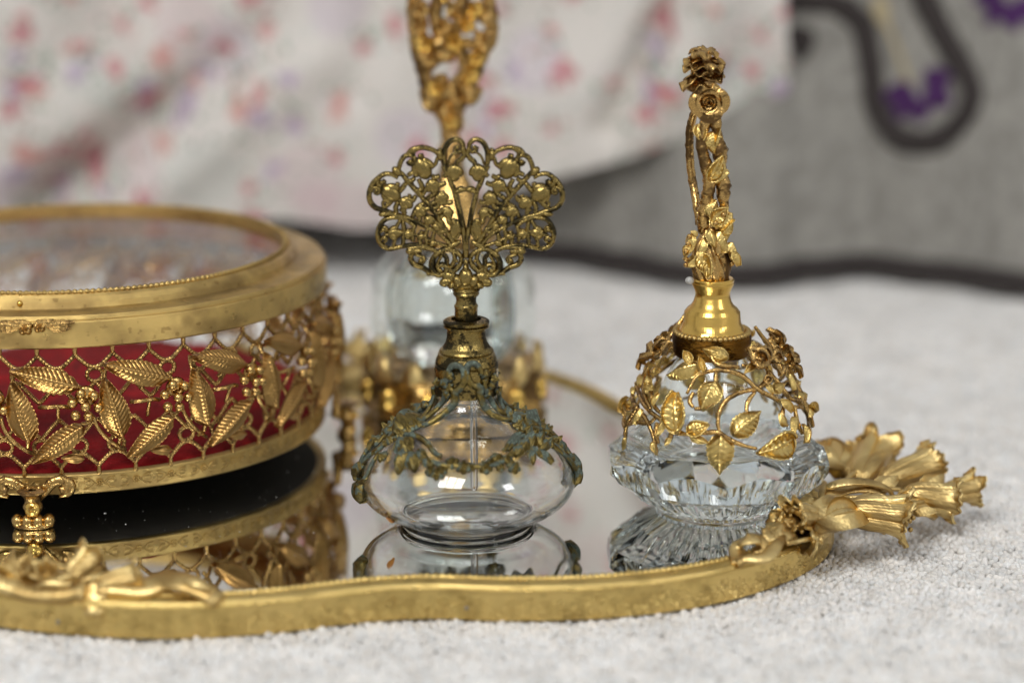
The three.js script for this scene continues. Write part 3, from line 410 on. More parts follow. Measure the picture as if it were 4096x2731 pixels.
// ---------------------------------------------------------------- jewel box
const BOX = V(-0.153, 0, -0.095);
const box = grp(scene, 'jewel_box'); box.position.copy(BOX); tag(box, 'round gilt filigree jewel box with glass lid and red velvet inside', 'jewel box');
{
  const cyl = (a, y, r) => V(r * Math.sin(a), y, r * Math.cos(a)), out = (a) => V(Math.sin(a), 0, Math.cos(a));
  // lid
  const lid = grp(box, 'lid');
  add(lid, 'lid_rim', revolve([[0.0862, 0.0572], [0.0864, 0.0561], [0.0882, 0.056], [0.0886, 0.0564], [0.0886, 0.0642], [0.0883, 0.0646], [0.0878, 0.0646], [0.0878, 0.0649], [0.0876, 0.0657], [0.0871, 0.0661], [0.084, 0.0663], [0.0792, 0.0662], [0.0787, 0.0665], [0.0784, 0.0682], [0.0772, 0.0697], [0.0762, 0.0704], [0.0756, 0.0702], [0.0748, 0.0708], [0.0741, 0.0702], [0.074, 0.067], [0.0742, 0.0662], [0.0855, 0.0652], [0.0862, 0.0572]], 220, null, Math.PI, 0.6), M.gold);
  { const pos = [], idx = [], n = 250, seg = n * 4, rad = 6; for (let i = 0; i < seg; i++) { const a = i / seg * 6.28319, k = 0.00085 * (i % 4 === 0 ? 0.55 : i % 4 === 2 ? 1.15 : 0.95); for (let j = 0; j < rad; j++) { const c = j / rad * 6.2832, p = cyl(a, 0.0708 + Math.sin(c) * k, 0.0748 + Math.cos(c) * k); pos.push(p.x, p.y, p.z); } }
    for (let i = 0; i < seg; i++) for (let j = 0; j < rad; j++) { const a = i * rad + j, b = i * rad + (j + 1) % rad, c = ((i + 1) % seg) * rad + j, d = ((i + 1) % seg) * rad + (j + 1) % rad; idx.push(a, c, b, b, c, d); } add(lid, 'rope_edge', geom(pos, idx), M.gold).userData.kind = 'stuff'; }
  add(lid, 'glass_pane', new THREE.CircleGeometry(0.0742, 96).rotateX(-Math.PI / 2).translate(0, 0.0686, 0), M.pane);
  const hin = (px, py, r) => { const d = ray(px, py), o = CAM.clone().sub(BOX), A = d.x * d.x + d.z * d.z, B = o.x * d.x + o.z * d.z, C = o.x * o.x + o.z * o.z - r * r, q = B * B - A * C, t = (-B - Math.sqrt(Math.max(0, q))) / A; return o.addScaledVector(d, t); };
  const ang = (px, py, r = 0.09) => { const p = hin(px, py, r); return Math.atan2(p.x, p.z); };
  // clasp ornament on the lid's front and the rivet above
  const ca = ang(130, 1290, 0.089);
  const clasp = (dx, y, s, k) => placeZ(lid, 'clasp_flower', rosetteGeo(5 + k % 2, 0.7), M.antique, cyl(ca + dx / 0.089, y, 0.0887), out(ca + dx / 0.089), s, k);
  for (const [dx, y, s] of [[0.0018, 0.0634, 0.0022], [-0.0026, 0.063, 0.0026], [0.0058, 0.0638, 0.0019], [-0.0065, 0.0636, 0.002], [0.009, 0.064, 0.0014]]) clasp(dx, y, s, Math.round(dx * 1e4));
  const cl = leafGeo({ half: 0.2, veins: 6, th: 0.1, ns: 16, nt: 8 }); for (const s of [-1, 1]) for (const [a, b, y0, y1] of [[0.004, 0.0125, 0.0636, 0.0646], [0.005, 0.0115, 0.063, 0.0626], [0.001, 0.007, 0.0645, 0.0652]]) placeLeaf(lid, 'clasp_leaf', cl, M.antique, cyl(ca + s * a / 0.089, y0, 0.0888), cyl(ca + s * b / 0.089, y1, 0.0886), out(ca + s * b / 0.089), 1, 0.0006);
  { const m = add(lid, 'rivet', ball(0.001, 12, 8), M.polished); m.position.copy(cyl(ang(78, 1215, 0.078), 0.0683, 0.0784)); }
  // base
  const band = add(box, 'base_band', revolve([[0.084, 0.0086], [0.0862, 0.0082], [0.0872, 0.0086], [0.0874, 0.0092], [0.0868, 0.0097], [0.0868, 0.0136], [0.0873, 0.0141], [0.0872, 0.0147], [0.0862, 0.015], [0.0845, 0.0148]], 200), M.gold);
  add(box, 'base_plate', revolve([[0.0001, 0.0088], [0.0846, 0.0088], [0.0846, 0.0112], [0.0001, 0.0112]], 96), M.dark);
  add(box, 'velvet_pad', revolve([[0.084, 0.0113], [0.0845, 0.0138], [0.083, 0.0158], [0.077, 0.0182], [0.06, 0.0212], [0.04, 0.0232], [0.02, 0.0242], [0.0001, 0.0245]], 96, (a, i, r, y) => [r, y + (i > 1 ? 0.0024 * (noise(Math.sin(a) * r * 110, Math.cos(a) * r * 120, 5) - 0.5) : 0)]), M.velvet);
  const NC = 47, dot = ball(0.00042, 8, 6), orn = [];
  for (const [x, y] of [[0, 0], [0.0008, 0], [-0.0008, 0], [0, 0.0009], [0, -0.0009], [0.0006, 0.0007], [-0.0006, 0.0007], [0.0006, -0.0007], [-0.0006, -0.0007]]) orn.push(moved(dot, x, y, 0.0001));
  const ornG = merge(orn), chev = merge([1, -1].flatMap((s) => [sweep([V(s * 0.0014, 0, 0), V(s * 0.0032, 0.0014, 0), V(s * 0.0049, 0.0017, 0)], 0.00026, { seg: 6, rad: 5 }), sweep([V(s * 0.0014, 0, 0), V(s * 0.0032, -0.0014, 0), V(s * 0.0049, -0.0017, 0)], 0.00026, { seg: 6, rad: 5 }), sweep([V(s * 0.003, 0, 0), V(s * 0.004, 0.0002, 0), V(s * 0.0046, 0, 0)], (t) => [0.0007, 0.0003], { seg: 4, rad: 6, n: () => V(0, 0, 1) })]));
  for (let i = 0; i < NC; i++) { const a = i / NC * 6.28319; for (const [n, g] of [['flower_boss', ornG], ['chevron', chev]]) { const m = add(band, n, g, M.gold); m.position.copy(cyl(a, 0.01165, 0.0868)); m.rotation.y = a; } }
  // openwork wall: twisted wire cells
  const wall = grp(box, 'filigree_wall'), RW = 0.0866, cw = 2 * Math.PI / NC, ROPE = 950;
  const W = (x, y, o = 0) => cyl(x * cw, y, RW + o);
  const cell = (flip) => {
    const Y = (y) => flip ? 0.0562 - y : 0.0147 + y, k = flip ? -1 : 1, rope = (l) => sweep(l.map(([x, y]) => W(x, Y(y))), (t) => 0.00056 + 0.00026 * Math.abs(Math.sin(t * Math.PI * 13)), { seg: 52, rad: 6 });
    const ring = []; for (let i = 0; i <= 12; i++) { const a = i / 12 * 6.283; ring.push([0.5 + 0.21 * Math.sin(a), 0.0094 - 0.0022 * Math.cos(a)]); }
    return merge([sweep([W(0, Y(-0.0004)), W(0, Y(0.0012)), W(0, Y(0.003))], (t) => [0.0009 - 0.0003 * t, 0.0008], { seg: 5, n: () => V(0, 0, 1) }),
      rope([[0, 0.0028], [0.16, 0.0046], [0.34, 0.0064], [0.5, 0.0069], [0.66, 0.0064], [0.84, 0.0046], [1, 0.0028]]), rope(ring), rope([[0.5, 0.0117], [0.66, 0.0138], [0.84, 0.0162], [1, 0.018]]), rope([[0.5, 0.0117], [0.34, 0.0138], [0.16, 0.0162], [0, 0.018]])]);
  };
  const cellLow = cell(false), cellUp = cell(true);
  for (let i = 0; i < NC; i++) { add(wall, 'lattice_cell', cellLow, M.antique).rotation.y = i * cw; add(wall, 'lattice_cell', cellUp, M.antique).rotation.y = (i + 0.5) * cw; }
  // leaf and berry sprays
  const N = 20, S = 0.0000385, a0 = ang(339, 1607, 0.0915), lfA = leafGeo({ half: 0.19, veins: 13, cup: 0.3, bend: 0.06, ns: 78, nt: 14, vein: 0.03, th: 0.04 }), lfB = leafGeo({ half: 0.245, veins: 13, cup: 0.26, bend: 0.07, ns: 78, nt: 14, vein: 0.03, th: 0.04 }), lfS = leafGeo({ half: 0.22, veins: 6, cup: 0.3, bend: 0.1, ns: 18, nt: 8, th: 0.06 });
  const RC = 0.0905, berry = ball(0.0016, 14, 10), Pt = (a, x, y, o) => cyl(a + x * S / RC, 0.0386 + y * S, RC + o);
  const discG = rosetteGeo(1, 0.35, 20);
  const stem = (a, l, r) => sweep(l.map(([x, y, o]) => Pt(a, x, y, o)), r, { seg: 16, rad: 7 });
  const stems = merge([stem(0, [[-120, -30, -0.001], [-200, -5, 0.0008], [-300, -8, 0.001], [-370, -20, -0.001]], 0.0007), stem(0, [[60, -110, 0], [90, -200, 0.0006], [160, -300, 0.0004], [260, -390, -0.0008], [320, -430, -0.003]], 0.00065), stem(0, [[-40, -170, 0], [20, -160, -0.0005], [60, -100, -0.001]], 0.0006), stem(0, [[-60, 150, 0], [0, 110, -0.001], [30, 60, -0.001]], 0.0007), stem(0, [[-215, -20, 0], [-220, -90, -0.001], [-218, -160, -0.0025]], 0.0006), stem(0, [[270, -300, 0], [260, -360, -0.001], [240, -400, -0.003]], 0.0007), stem(0, [[165, 190, 0], [175, 240, -0.002], [200, 280, -0.004]], 0.0006), stem(0, [[-500, 300, 0], [-470, 250, -0.002], [-440, 230, -0.0042]], 0.0007), stem(0, [[-240, 190, 0], [-232, 120, -0.002], [-260, 60, -0.004]], 0.0007)]);
  for (let k = 0; k < N; k++) {
    const a = a0 + k / N * 6.28319, L = (g, b, t, l0, l1, tilt) => placeLeaf(wall, 'leaf', g, M.leaf, Pt(a, ...b, l0), Pt(a, ...t, l1), out(a + (b[0] + t[0]) / 2 * S / RC).add(V(0, tilt, 0)), 1, 0);
    const j = () => R(-14, 14);
    L(lfA, [-55, 150], [-560 + j(), 315 + j()], 0.0012, 0.0022, 0.25); L(lfB, [282, -300], [165 + j(), 200 + j()], 0.001, 0.0022, -0.05); L(lfA, [-30, -180], [-430 + j(), -475 + j()], 0.0012, 0.0016, 0.2); L(lfS, [-30, -470], [-210, -450], -0.001, -0.0005, 0.2);
    for (const [x, y, o] of [[-30, 100, 0.0018], [70, 75, 0.0018], [-100, 25, 0.0018], [0, -5, 0.003], [100, -25, 0.0018], [-80, -80, 0.0018], [20, -95, 0.0018]]) add(wall, 'berry', berry, M.antique).position.copy(Pt(a, x, y, o));
    placeZ(wall, 'berry_cap', discG, M.antique, Pt(a, 10, 60, 0.0002), out(a), 0.0036, 1.2);
    const s = add(wall, 'stem', stems, M.antique); s.rotation.y = a;
  }
  // feet
  const fa = ang(139, 2010, 0.089), scroll = (s) => merge([sweep([V(0, 0.0062, 0), V(s * 0.0022, 0.0082, 0.0006), V(s * 0.0048, 0.0108, 0.0006), V(s * 0.0072, 0.0112, 0.0004), V(s * 0.0082, 0.0092, 0.0006), V(s * 0.0066, 0.0084, 0.0008)], (t) => [0.0014, 0.0011], { seg: 26, rad: 8, n: () => V(0, 0, 1) }), sweep([V(s * 0.0072, 0.0124, 0.0004), V(s * 0.0088, 0.0104, 0.0006), V(s * 0.0082, 0.0082, 0.0008), V(s * 0.0064, 0.0072, 0.0006)], (t) => [0.0017 * Math.sin(Math.PI * clamp(t, 0.1, 0.9)), 0.0012], { seg: 16, rad: 8, n: () => V(0, 0, 1) })]);
  const sc = [scroll(-1), scroll(1)], claw = reUV(new THREE.SphereGeometry(0.00165, 12, 10).scale(1, 1.15, 1.2));
  for (let k = 0; k < 4; k++) {
    const a = fa + k * Math.PI / 2 + (k === 1 ? 0.06 : 0), f = grp(box, 'foot'), rr = k % 2 ? 0.0945 : 0.0935; f.position.copy(cyl(a, 0, rr)); f.rotation.y = a; f.scale.set(1.25, 1.25, 1.25);
    for (const q of sc) add(f, 'scroll', q, M.antique).position.z = -0.0035;
    for (let i = -3; i <= 3; i++) { const b = add(f, 'bead', ball(0.0007, 8, 6), M.antique); b.position.set(i * 0.00135, 0.0106 - 0.0022 * Math.cos(i * 0.45) + 0.0009, -0.0022); }
    add(f, 'stem', revolve(smoothProf([[0.0022, 0.0018], [0.0014, 0.0026], [0.0013, 0.0036], [0.0021, 0.0044], [0.0025, 0.0056], [0.0019, 0.007], [0.0026, 0.0086], [0.0038, 0.0096], [0.001, 0.0098]], 3), 20), M.antique);
    placeZ(f, 'boss', rosetteGeo(1, 0.6, 24), M.polished, V(0, 0.0054, 0.0018), V(0, 0.2, 1).normalize(), 0.0022);
    for (const x of [-0.0038, -0.0013, 0.0013, 0.0038]) { const c = add(f, 'claw', claw, M.antique); c.position.set(x, 0.0019, 0.0012 - Math.abs(x) * 0.2); c.rotation.z = -x * 60; }
    const pad = add(f, 'foot_pad', revolve([[0.0001, 0.0001], [0.0042, 0.0001], [0.0046, 0.0006], [0.004, 0.0013], [0.0001, 0.002]], 24), M.antique); pad.scale.set(1.1, 1, 0.6);
  }
}

// ---------------------------------------------------------------- surfaces of revolution that ornaments are laid on
function surfaceHit(prof, axis, px, py, off = 0) {              // where the line of sight of a pixel meets (or comes nearest to) a revolved profile
  const rAt = (y) => { for (let i = 0; i < prof.length - 1; i++) { const [r0, y0] = prof[i], [r1, y1] = prof[i + 1]; if ((y - y0) * (y - y1) <= 0 && y0 !== y1) return mix(r0, r1, (y - y0) / (y1 - y0)) + off; } return y > Math.max(prof[0][1], prof.at(-1)[1]) ? Math.min(prof[0][0], prof.at(-1)[0]) + off : prof[0][1] < prof.at(-1)[1] ? prof[0][0] + off : prof.at(-1)[0] + off; };
  const d = ray(px, py).normalize(), p = CAM.clone(), c = axis.clone().sub(CAM).dot(d); let best = null;
  for (let t = c - 0.09; t < c + 0.03; t += 0.0004) { p.copy(CAM).addScaledVector(d, t); const e = Math.hypot(p.x - axis.x, p.z - axis.z) - rAt(p.y); if (!best || e < best.e) best = { e, p: p.clone() }; if (e <= 0) break; }
  const q = best.p, r = rAt(q.y), dx = q.x - axis.x, dz = q.z - axis.z, l = Math.hypot(dx, dz) || 1; q.x = axis.x + dx / l * r; q.z = axis.z + dz / l * r;
  const s = (rAt(q.y + 0.0006) - rAt(q.y - 0.0006)) / 0.0012; 
  return { p: q.sub(axis), n: V(dx / l, -s, dz / l).normalize() };
}
function pxProfile(c, ax, axis, list) { return list.map(([hw, y]) => { const p = onZ(...c(ax, y), axis.z), e = c(ax + hw, y)[0] - c(ax, y)[0]; return [e * depthOf(p) / FPX, p.y]; }); }

// ---------------------------------------------------------------- bottle with the fan stopper
{
  const AX = onY(...CF(1073, 1199), 0), bot = grp(scene, 'perfume_bottle'); bot.position.copy(AX); tag(bot, 'squat clear glass perfume bottle with brass lace fan stopper and green garland', 'perfume bottle');
  const outer = pxProfile(C4, 682, AX, [[352, 1195], [380, 1178], [440, 1150], [505, 1110], [548, 1062], [566, 1010], [562, 965], [540, 900], [495, 835], [420, 765], [325, 702], [240, 655], [188, 612], [162, 575], [156, 540]]);
  const fr = outer[0][0], y1 = outer[0][1], up = smoothProf([[fr * 0.955, 0.0022], [fr * 0.945, (y1 + 0.0022) * 0.5], ...outer.map(([r, y]) => [r, y])], 5);
  const inner = up.map(([r, y], i) => { const a = up[Math.max(0, i - 1)], b = up[Math.min(up.length - 1, i + 1)], tx = b[0] - a[0], ty = b[1] - a[1], l = Math.hypot(tx, ty) || 1; return [Math.max(0.0006, r - ty / l * 0.0013), Math.max(0.0032, y + tx / l * 0.0013)]; }).reverse();
  const topY = up.at(-1)[1];
  add(bot, 'glass_body', revolve([[0.00001, 0.0014], [fr * 0.7, 0.0014], [fr * 0.9, 0.0004], [fr * 0.97, 0.0004], [fr * 1.0, 0.0012], ...up, [up.at(-1)[0] - 0.0006, topY + 0.0006], ...inner, [inner.at(-1)[0] * 0.7, 0.0029], [0.00001, 0.0029]], 128), M.glass);
  const rod = add(bot, 'dauber_rod', revolve([[0.00001, 0.0105], [0.0009, 0.0108], [0.0012, 0.0118], [0.0012, topY + 0.012], [0.00001, topY + 0.0121]], 20), M.glass);
  rod.position.x = 0.0022;
  // flakes of old label stuck on the glass
  const flake = leafGeo({ half: 0.3, veins: 3, th: 0.06, ns: 8, nt: 6 }), fm = std({ color: new THREE.Color().setRGB(0.5, 0.2, 0.03), roughness: 0.6 });
  { const h = surfaceHit(up, AX, ...C4(262, 1205), 0.0002), h2 = surfaceHit(up, AX, ...C4(290, 1228), 0.0002); placeLeaf(bot, 'rust_flake', flake, fm, h.p, h2.p, h.n, 1.1); }
  // collar
  const cp_ = pxProfile(C4, 676, AX, [[166, 548], [167, 500], [166, 402], [160, 398], [164, 390], [160, 370], [150, 350], [149, 341], [139, 335], [144, 327], [138, 318], [122, 304], [108, 280], [102, 252], [101, 222], [106, 210], [120, 203], [120, 196], [111, 191], [121, 184], [121, 172], [110, 166]]);
  const collar = add(bot, 'collar', revolve([[cp_[0][0] - 0.0012, cp_[0][1] - 0.0003], ...cp_, [cp_.at(-1)[0] * 0.72, cp_.at(-1)[1] + 0.0002], [cp_.at(-1)[0] * 0.64, cp_.at(-1)[1] - 0.002], [0.0001, cp_.at(-1)[1] - 0.002]], 72, null, Math.PI, 0.5), M.brass);
  // garland laid on neck and shoulder
  const gl = grp(bot, 'garland'), nm = (c) => [...up, ...cp_.slice(0, 4)], G = nm(), hit = (x, y, o) => surfaceHit(G, AX, ...C4(x, y), o);
  const strand = (l, w = 0.0009, h = 0.0007, o = 0.0006) => { const hs = l.map(([x, y]) => hit(x, y, o)); const f = (p, t) => { const k = t * (hs.length - 1), i = Math.min(hs.length - 2, Math.floor(k)); return hs[i].n.clone().lerp(hs[i + 1].n, k - i); }; return sweep(hs.map((h) => h.p), (t) => [w * (0.7 + 0.3 * Math.sin(Math.PI * t)), h], { n: f, step: 0.0006, rad: 8, rough: 0.12 }); };
  const rosA = rosetteGeo(6, 0.75, 36), rosB = rosetteGeo(5, 0.5, 30), acan = leafGeo({ half: 0.34, veins: 5, teeth: 5, cup: 0.35, bend: 0.16, th: 0.1, ns: 26, nt: 10, vein: 0.04 });
  const items = { strand: [], flower: [], leaf: [] };
  const S_ = (l, w, h) => items.strand.push(strand(l, w, h)), Fl = (x, y, r, b) => { const h = hit(x, y, 0.0004); items.flower.push([b ? rosB : rosA, h, r]); }, Lf = (a, b, w = 1) => { const h = hit(...a, 0.0008), k = hit(...b, 0.0008); items.leaf.push([h.p, k.p, h.n.clone().add(k.n).normalize(), w]); };
  S_([[600, 478], [582, 455], [588, 422], [615, 405], [648, 415], [664, 450], [662, 490], [640, 525], [614, 548], [616, 590], [590, 630], [530, 678], [462, 716], [430, 706]], 0.0012, 0.0009); S_([[596, 500], [575, 540], [548, 600], [500, 650], [440, 692], [385, 712], [320, 745], [270, 790], [215, 840], [205, 870]], 0.0011); S_([[520, 500], [560, 490], [600, 478]]); S_([[614, 548], [580, 520], [540, 500]]);
  S_([[752, 455], [742, 420], [715, 396], [688, 402], [672, 430], [680, 475], [705, 510], [738, 522], [745, 570], [770, 625], [815, 665], [880, 690], [915, 690]], 0.0012, 0.0009); S_([[765, 480], [775, 540], [800, 590], [840, 640], [900, 665], [960, 690], [1040, 712], [1110, 745], [1170, 800], [1225, 880], [1262, 960]], 0.0011); S_([[830, 540], [880, 590], [960, 620], [1050, 650], [1120, 710], [1200, 790], [1255, 870]], 0.001);
  S_([[495, 520], [440, 575], [380, 625], [300, 700], [215, 780], [130, 880], [60, 945]], 0.0009); S_([[385, 640], [300, 650], [200, 680], [140, 690], [95, 760], [68, 850], [55, 930], [62, 990]], 0.001); S_([[240, 760], [160, 800], [100, 870], [75, 960], [70, 1040]], 0.0009); S_([[225, 860], [180, 920], [150, 990], [105, 1030]], 0.0009);
  S_([[290, 775], [350, 765], [420, 778], [475, 815], [510, 860], [545, 880]], 0.001); S_([[300, 790], [360, 850], [430, 890], [500, 910], [560, 930], [640, 930], [710, 935]], 0.001); S_([[870, 850], [905, 795], [960, 750], [1030, 735], [1090, 750], [1150, 790]], 0.001); S_([[710, 935], [770, 935], [850, 910], [910, 870], [960, 830], [1030, 780], [1050, 745]], 0.001); S_([[890, 850], [930, 800], [970, 770]], 0.0008);
  for (const [x, y, r, b] of [[585, 465, 0.0019, 1], [560, 500, 0.0017], [570, 555, 0.0018, 1], [522, 495, 0.0017], [770, 455, 0.0018, 1], [785, 555, 0.0018, 1], [815, 478, 0.002], [805, 510, 0.0016, 1], [555, 590, 0.0014, 1], [345, 640, 0.0027], [285, 665, 0.0026], [225, 700, 0.0025], [190, 735, 0.0025], [150, 695, 0.0022], [385, 690, 0.0022], [330, 720, 0.002], [310, 690, 0.0022], [930, 640, 0.0025], [985, 655, 0.0026], [1030, 680, 0.0024], [1010, 620, 0.0022], [960, 680, 0.0022], [1075, 715, 0.002], [240, 885, 0.0023], [600, 915, 0.0024], [525, 970, 0.0025], [550, 955, 0.0018], [660, 938, 0.0025], [700, 935, 0.0016], [485, 960, 0.0019], [772, 940, 0.0024], [832, 893, 0.0024], [918, 938, 0.0025], [850, 938, 0.0017], [885, 900, 0.0021], [800, 915, 0.0017], [1145, 803, 0.0023], [870, 848, 0.001, 1], [450, 720, 0.0012, 1], [895, 690, 0.0013, 1], [435, 860, 0.0016], [1095, 735, 0.0017]]) Fl(x, y, r, b);
  for (const [a, b, w] of [[[330, 790], [370, 870], 1.1], [[365, 840], [310, 965], 1], [[390, 860], [400, 955], 1.1], [[420, 860], [470, 900], 1], [[360, 880], [340, 940], 1], [[330, 800], [300, 850], 1], [[450, 900], [500, 940], 1], [[1010, 760], [1010, 840], 0.9], [[1040, 760], [1060, 830], 1], [[1000, 830], [1060, 880], 1], [[1040, 850], [1120, 915], 0.9], [[1000, 850], [1025, 920], 0.9], [[960, 830], [930, 880], 1.1], [[990, 800], [950, 850], 1], [[1080, 800], [1070, 850], 1], [[85, 1020], [105, 1125], 1.1], [[120, 1030], [128, 1120], 0.9], [[70, 950], [62, 1010], 1], [[1255, 930], [1270, 1025], 0.9], [[1270, 870], [1280, 990], 0.8], [[1150, 810], [1190, 840], 1], [[400, 600], [330, 620], 1], [[420, 620], [350, 660], 1], [[900, 610], [980, 600], 1], [[960, 700], [1040, 690], 1], [[300, 620], [220, 660], 1], [[250, 760], [300, 740], 1.1]]) Lf(a, b, w);
  for (let half = 0; half < 2; half++) {
    const parent = half ? grp(bot, 'garland') : gl; parent.rotation.y = half * Math.PI;
    for (const g of items.strand) add(parent, 'strand', g, M.verd); for (const [g, h, r] of items.flower) placeZ(parent, 'floret', g, M.verd, h.p, h.n, r, r * 9000); for (const [a, b, n, w] of items.leaf) placeLeaf(parent, 'leaf', acan, M.verd, a, b, n, w, 0.0004);
  }
  // stopper
  const st = grp(bot, 'stopper');
  add(st, 'stem', revolve(pxProfile(C4, 668, AX, [[1, 178], [60, 178], [60, 105], [63, 100], [63, 92], [56, 84], [52, 66], [55, 48], [66, 38], [70, 28], [66, 20], [74, 12], [60, 0], [1, -6]]), 48, null, Math.PI, 0.6), M.brass);
  const K = (x, y, z = 0) => onZ(...C3(x, y), AX.z).sub(AX).add(V(0, 0, z)), px1 = 0.000038, X0 = 1073, D = 0.00125, nz = () => V(0, 0, 1);
  const half = (s, list) => list.map(([x, y, z]) => K(X0 + s * (x - X0), y, z ?? 0));
  for (const s of [1, -1]) {
    const bar = (name, l, w, d = D, rope) => add(st, name, sweep(half(s, l), (t) => [w * 1.5 * px1 * (0.85 + 0.15 * Math.sin(Math.PI * t)), d], { n: nz, step: 0.0005, rad: 8, rope: 0, rough: rope ? 0.16 : 0.05 }), M.brass);
    // ribs
    bar('rib', [[1079, 1110], [1082, 1000], [1100, 840], [1128, 710], [1165, 560], [1205, 460], [1240, 360], [1262, 290], [1282, 230], [1296, 195]], 15, D, 1); bar('rib', [[1175, 990], [1240, 880], [1330, 735], [1432, 610], [1530, 500], [1600, 420], [1650, 370]], 16, D, 1); bar('rib', [[1200, 1000], [1290, 910], [1400, 850], [1510, 795], [1620, 755], [1770, 735]], 14, D, 1); bar('rib', [[1160, 1000], [1200, 930], [1280, 850], [1350, 790], [1440, 720]], 13); bar('rib', [[1225, 1010], [1330, 975], [1450, 930], [1560, 905], [1640, 895]], 12); bar('rib', [[1160, 960], [1178, 880], [1215, 780], [1232, 700]], 11);
    // centre lobe
    bar('scroll', [[1190, 500], [1225, 400], [1255, 300], [1250, 210], [1215, 145], [1160, 118], [1115, 140], [1100, 185], [1122, 222], [1158, 212], [1160, 180]], 15); bar('scroll', [[1100, 185], [1085, 240], [1110, 280], [1145, 310], [1150, 340]], 15); bar('scroll', [[1145, 215], [1200, 260], [1225, 330]], 8); 
    // second lobe
    bar('scroll', [[1285, 260], [1335, 215], [1410, 190], [1470, 190], [1515, 225], [1512, 270], [1475, 292], [1440, 272], [1450, 240]], 15); bar('scroll', [[1640, 400], [1622, 320], [1590, 265], [1545, 250], [1505, 275], [1508, 318], [1545, 325], [1560, 300]], 15); bar('scroll', [[1470, 190], [1520, 205], [1560, 245]], 16); bar('scroll', [[1310, 270], [1330, 330], [1370, 350]], 12);
    // third lobe
    bar('scroll', [[1640, 440], [1690, 412], [1750, 408], [1800, 440], [1812, 485], [1780, 505], [1752, 480], [1775, 462]], 15); bar('scroll', [[1790, 425], [1845, 480], [1880, 560], [1875, 635], [1830, 690], [1760, 712], [1680, 742], [1580, 780]], 16); bar('scroll', [[1870, 560], [1845, 520], [1805, 525], [1795, 560], [1825, 575], [1840, 548]], 12); bar('scroll', [[1730, 690], [1770, 660], [1750, 620]], 10);
    // fourth lobe
    bar('scroll', [[1490, 850], [1580, 790], [1680, 772], [1750, 790], [1795, 850], [1808, 930], [1780, 1000], [1715, 1032], [1600, 1012], [1480, 1002], [1380, 1020], [1310, 1060]], 15); bar('scroll', [[1790, 900], [1760, 850], [1735, 865], [1750, 895]], 11); bar('scroll', [[1790, 960], [1755, 930], [1735, 955], [1760, 985]], 11); bar('scroll', [[1620, 790], [1665, 880], [1670, 960], [1680, 1020]], 13); bar('scroll', [[1600, 885], [1665, 900], [1760, 920]], 12); bar('scroll', [[1770, 735], [1700, 745], [1590, 765]], 9);
    // lower leaves and rings
    bar('scroll', [[1300, 1070], [1370, 1030], [1450, 1022], [1570, 1030]], 15); bar('scroll', [[1440, 1050], [1510, 1060], [1535, 1110], [1510, 1160], [1450, 1185], [1400, 1215], [1370, 1245]], 17); bar('scroll', [[1500, 1080], [1460, 1090], [1420, 1115], [1440, 1150], [1470, 1130]], 12);
    bar('scroll', [[1110, 1100], [1150, 1060], [1230, 1035], [1310, 1070], [1355, 1140], [1350, 1210], [1300, 1250], [1245, 1235], [1235, 1190], [1275, 1165], [1310, 1190], [1290, 1215]], 18, D * 1.25); bar('scroll', [[1130, 1070], [1110, 1130], [1135, 1190], [1190, 1220], [1230, 1180], [1235, 1110], [1280, 1065]], 15); bar('scroll', [[1270, 1080], [1310, 1150], [1320, 1190]], 11); bar('scroll', [[1180, 1060], [1165, 1120], [1200, 1190], [1225, 1240]], 14); bar('scroll', [[1110, 1140], [1150, 1190], [1200, 1250], [1265, 1255]], 14); bar('scroll', [[1250, 1250], [1320, 1245], [1400, 1235]], 13);
    bar('scroll', [[1165, 960], [1130, 900], [1135, 830], [1170, 795], [1195, 815], [1170, 835]], 14);
    // cross links
    for (const l of [[[1240, 480], [1290, 500], [1330, 500]], [[1370, 500], [1410, 540], [1440, 590]], [[1180, 640], [1230, 650], [1260, 630]], [[1290, 640], [1320, 690], [1350, 690]], [[1490, 590], [1520, 630], [1550, 640]], [[1580, 660], [1590, 730], [1575, 745]], [[1370, 690], [1410, 700], [1440, 700]], [[1460, 730], [1460, 790], [1470, 800]], [[1500, 840], [1520, 900], [1515, 970]], [[1390, 860], [1410, 920], [1395, 1000]], [[1190, 740], [1230, 735], [1290, 770]], [[1260, 430], [1235, 400], [1260, 340]], [[1560, 420], [1520, 400], [1480, 400]], [[1640, 480], [1660, 530], [1690, 550]], [[1700, 600], [1640, 620], [1590, 640]], [[1330, 780], [1380, 800], [1400, 850]], [[1270, 900], [1310, 870], [1350, 870]], [[1660, 590], [1720, 660], [1770, 690]], [[1250, 560], [1300, 580], [1330, 640], [1380, 660]], [[1200, 700], [1250, 700], [1310, 740]], [[1420, 650], [1480, 690], [1520, 770]], [[1540, 580], [1560, 640], [1620, 720]], [[1300, 470], [1330, 560], [1400, 620]], [[1470, 450], [1440, 520], [1480, 560]], [[1440, 880], [1460, 940], [1450, 1000]], [[1340, 900], [1350, 960], [1330, 1010]], [[1600, 800], [1590, 870], [1600, 1000]], [[1230, 860], [1260, 890], [1290, 900]], [[1640, 640], [1660, 690], [1650, 740]], [[1360, 420], [1330, 440], [1290, 420]], [[1500, 440], [1540, 470], [1580, 450]], [[1630, 560], [1600, 520], [1570, 480]]]) bar('link', l, 15);
    // flower heads, buds, beads
    const dome = (name, x, y, w, h, ang, z = 0.0004) => { const m = add(st, name, ball(1, 16, 12), M.brass); m.position.copy(K(X0 + s * (x - X0), y, z)); m.scale.set(w * 1.22 * px1, h * 1.22 * px1, Math.max(D * 1.05, 0.9 * Math.min(w, h) * px1)); m.rotation.z = -s * ang; };
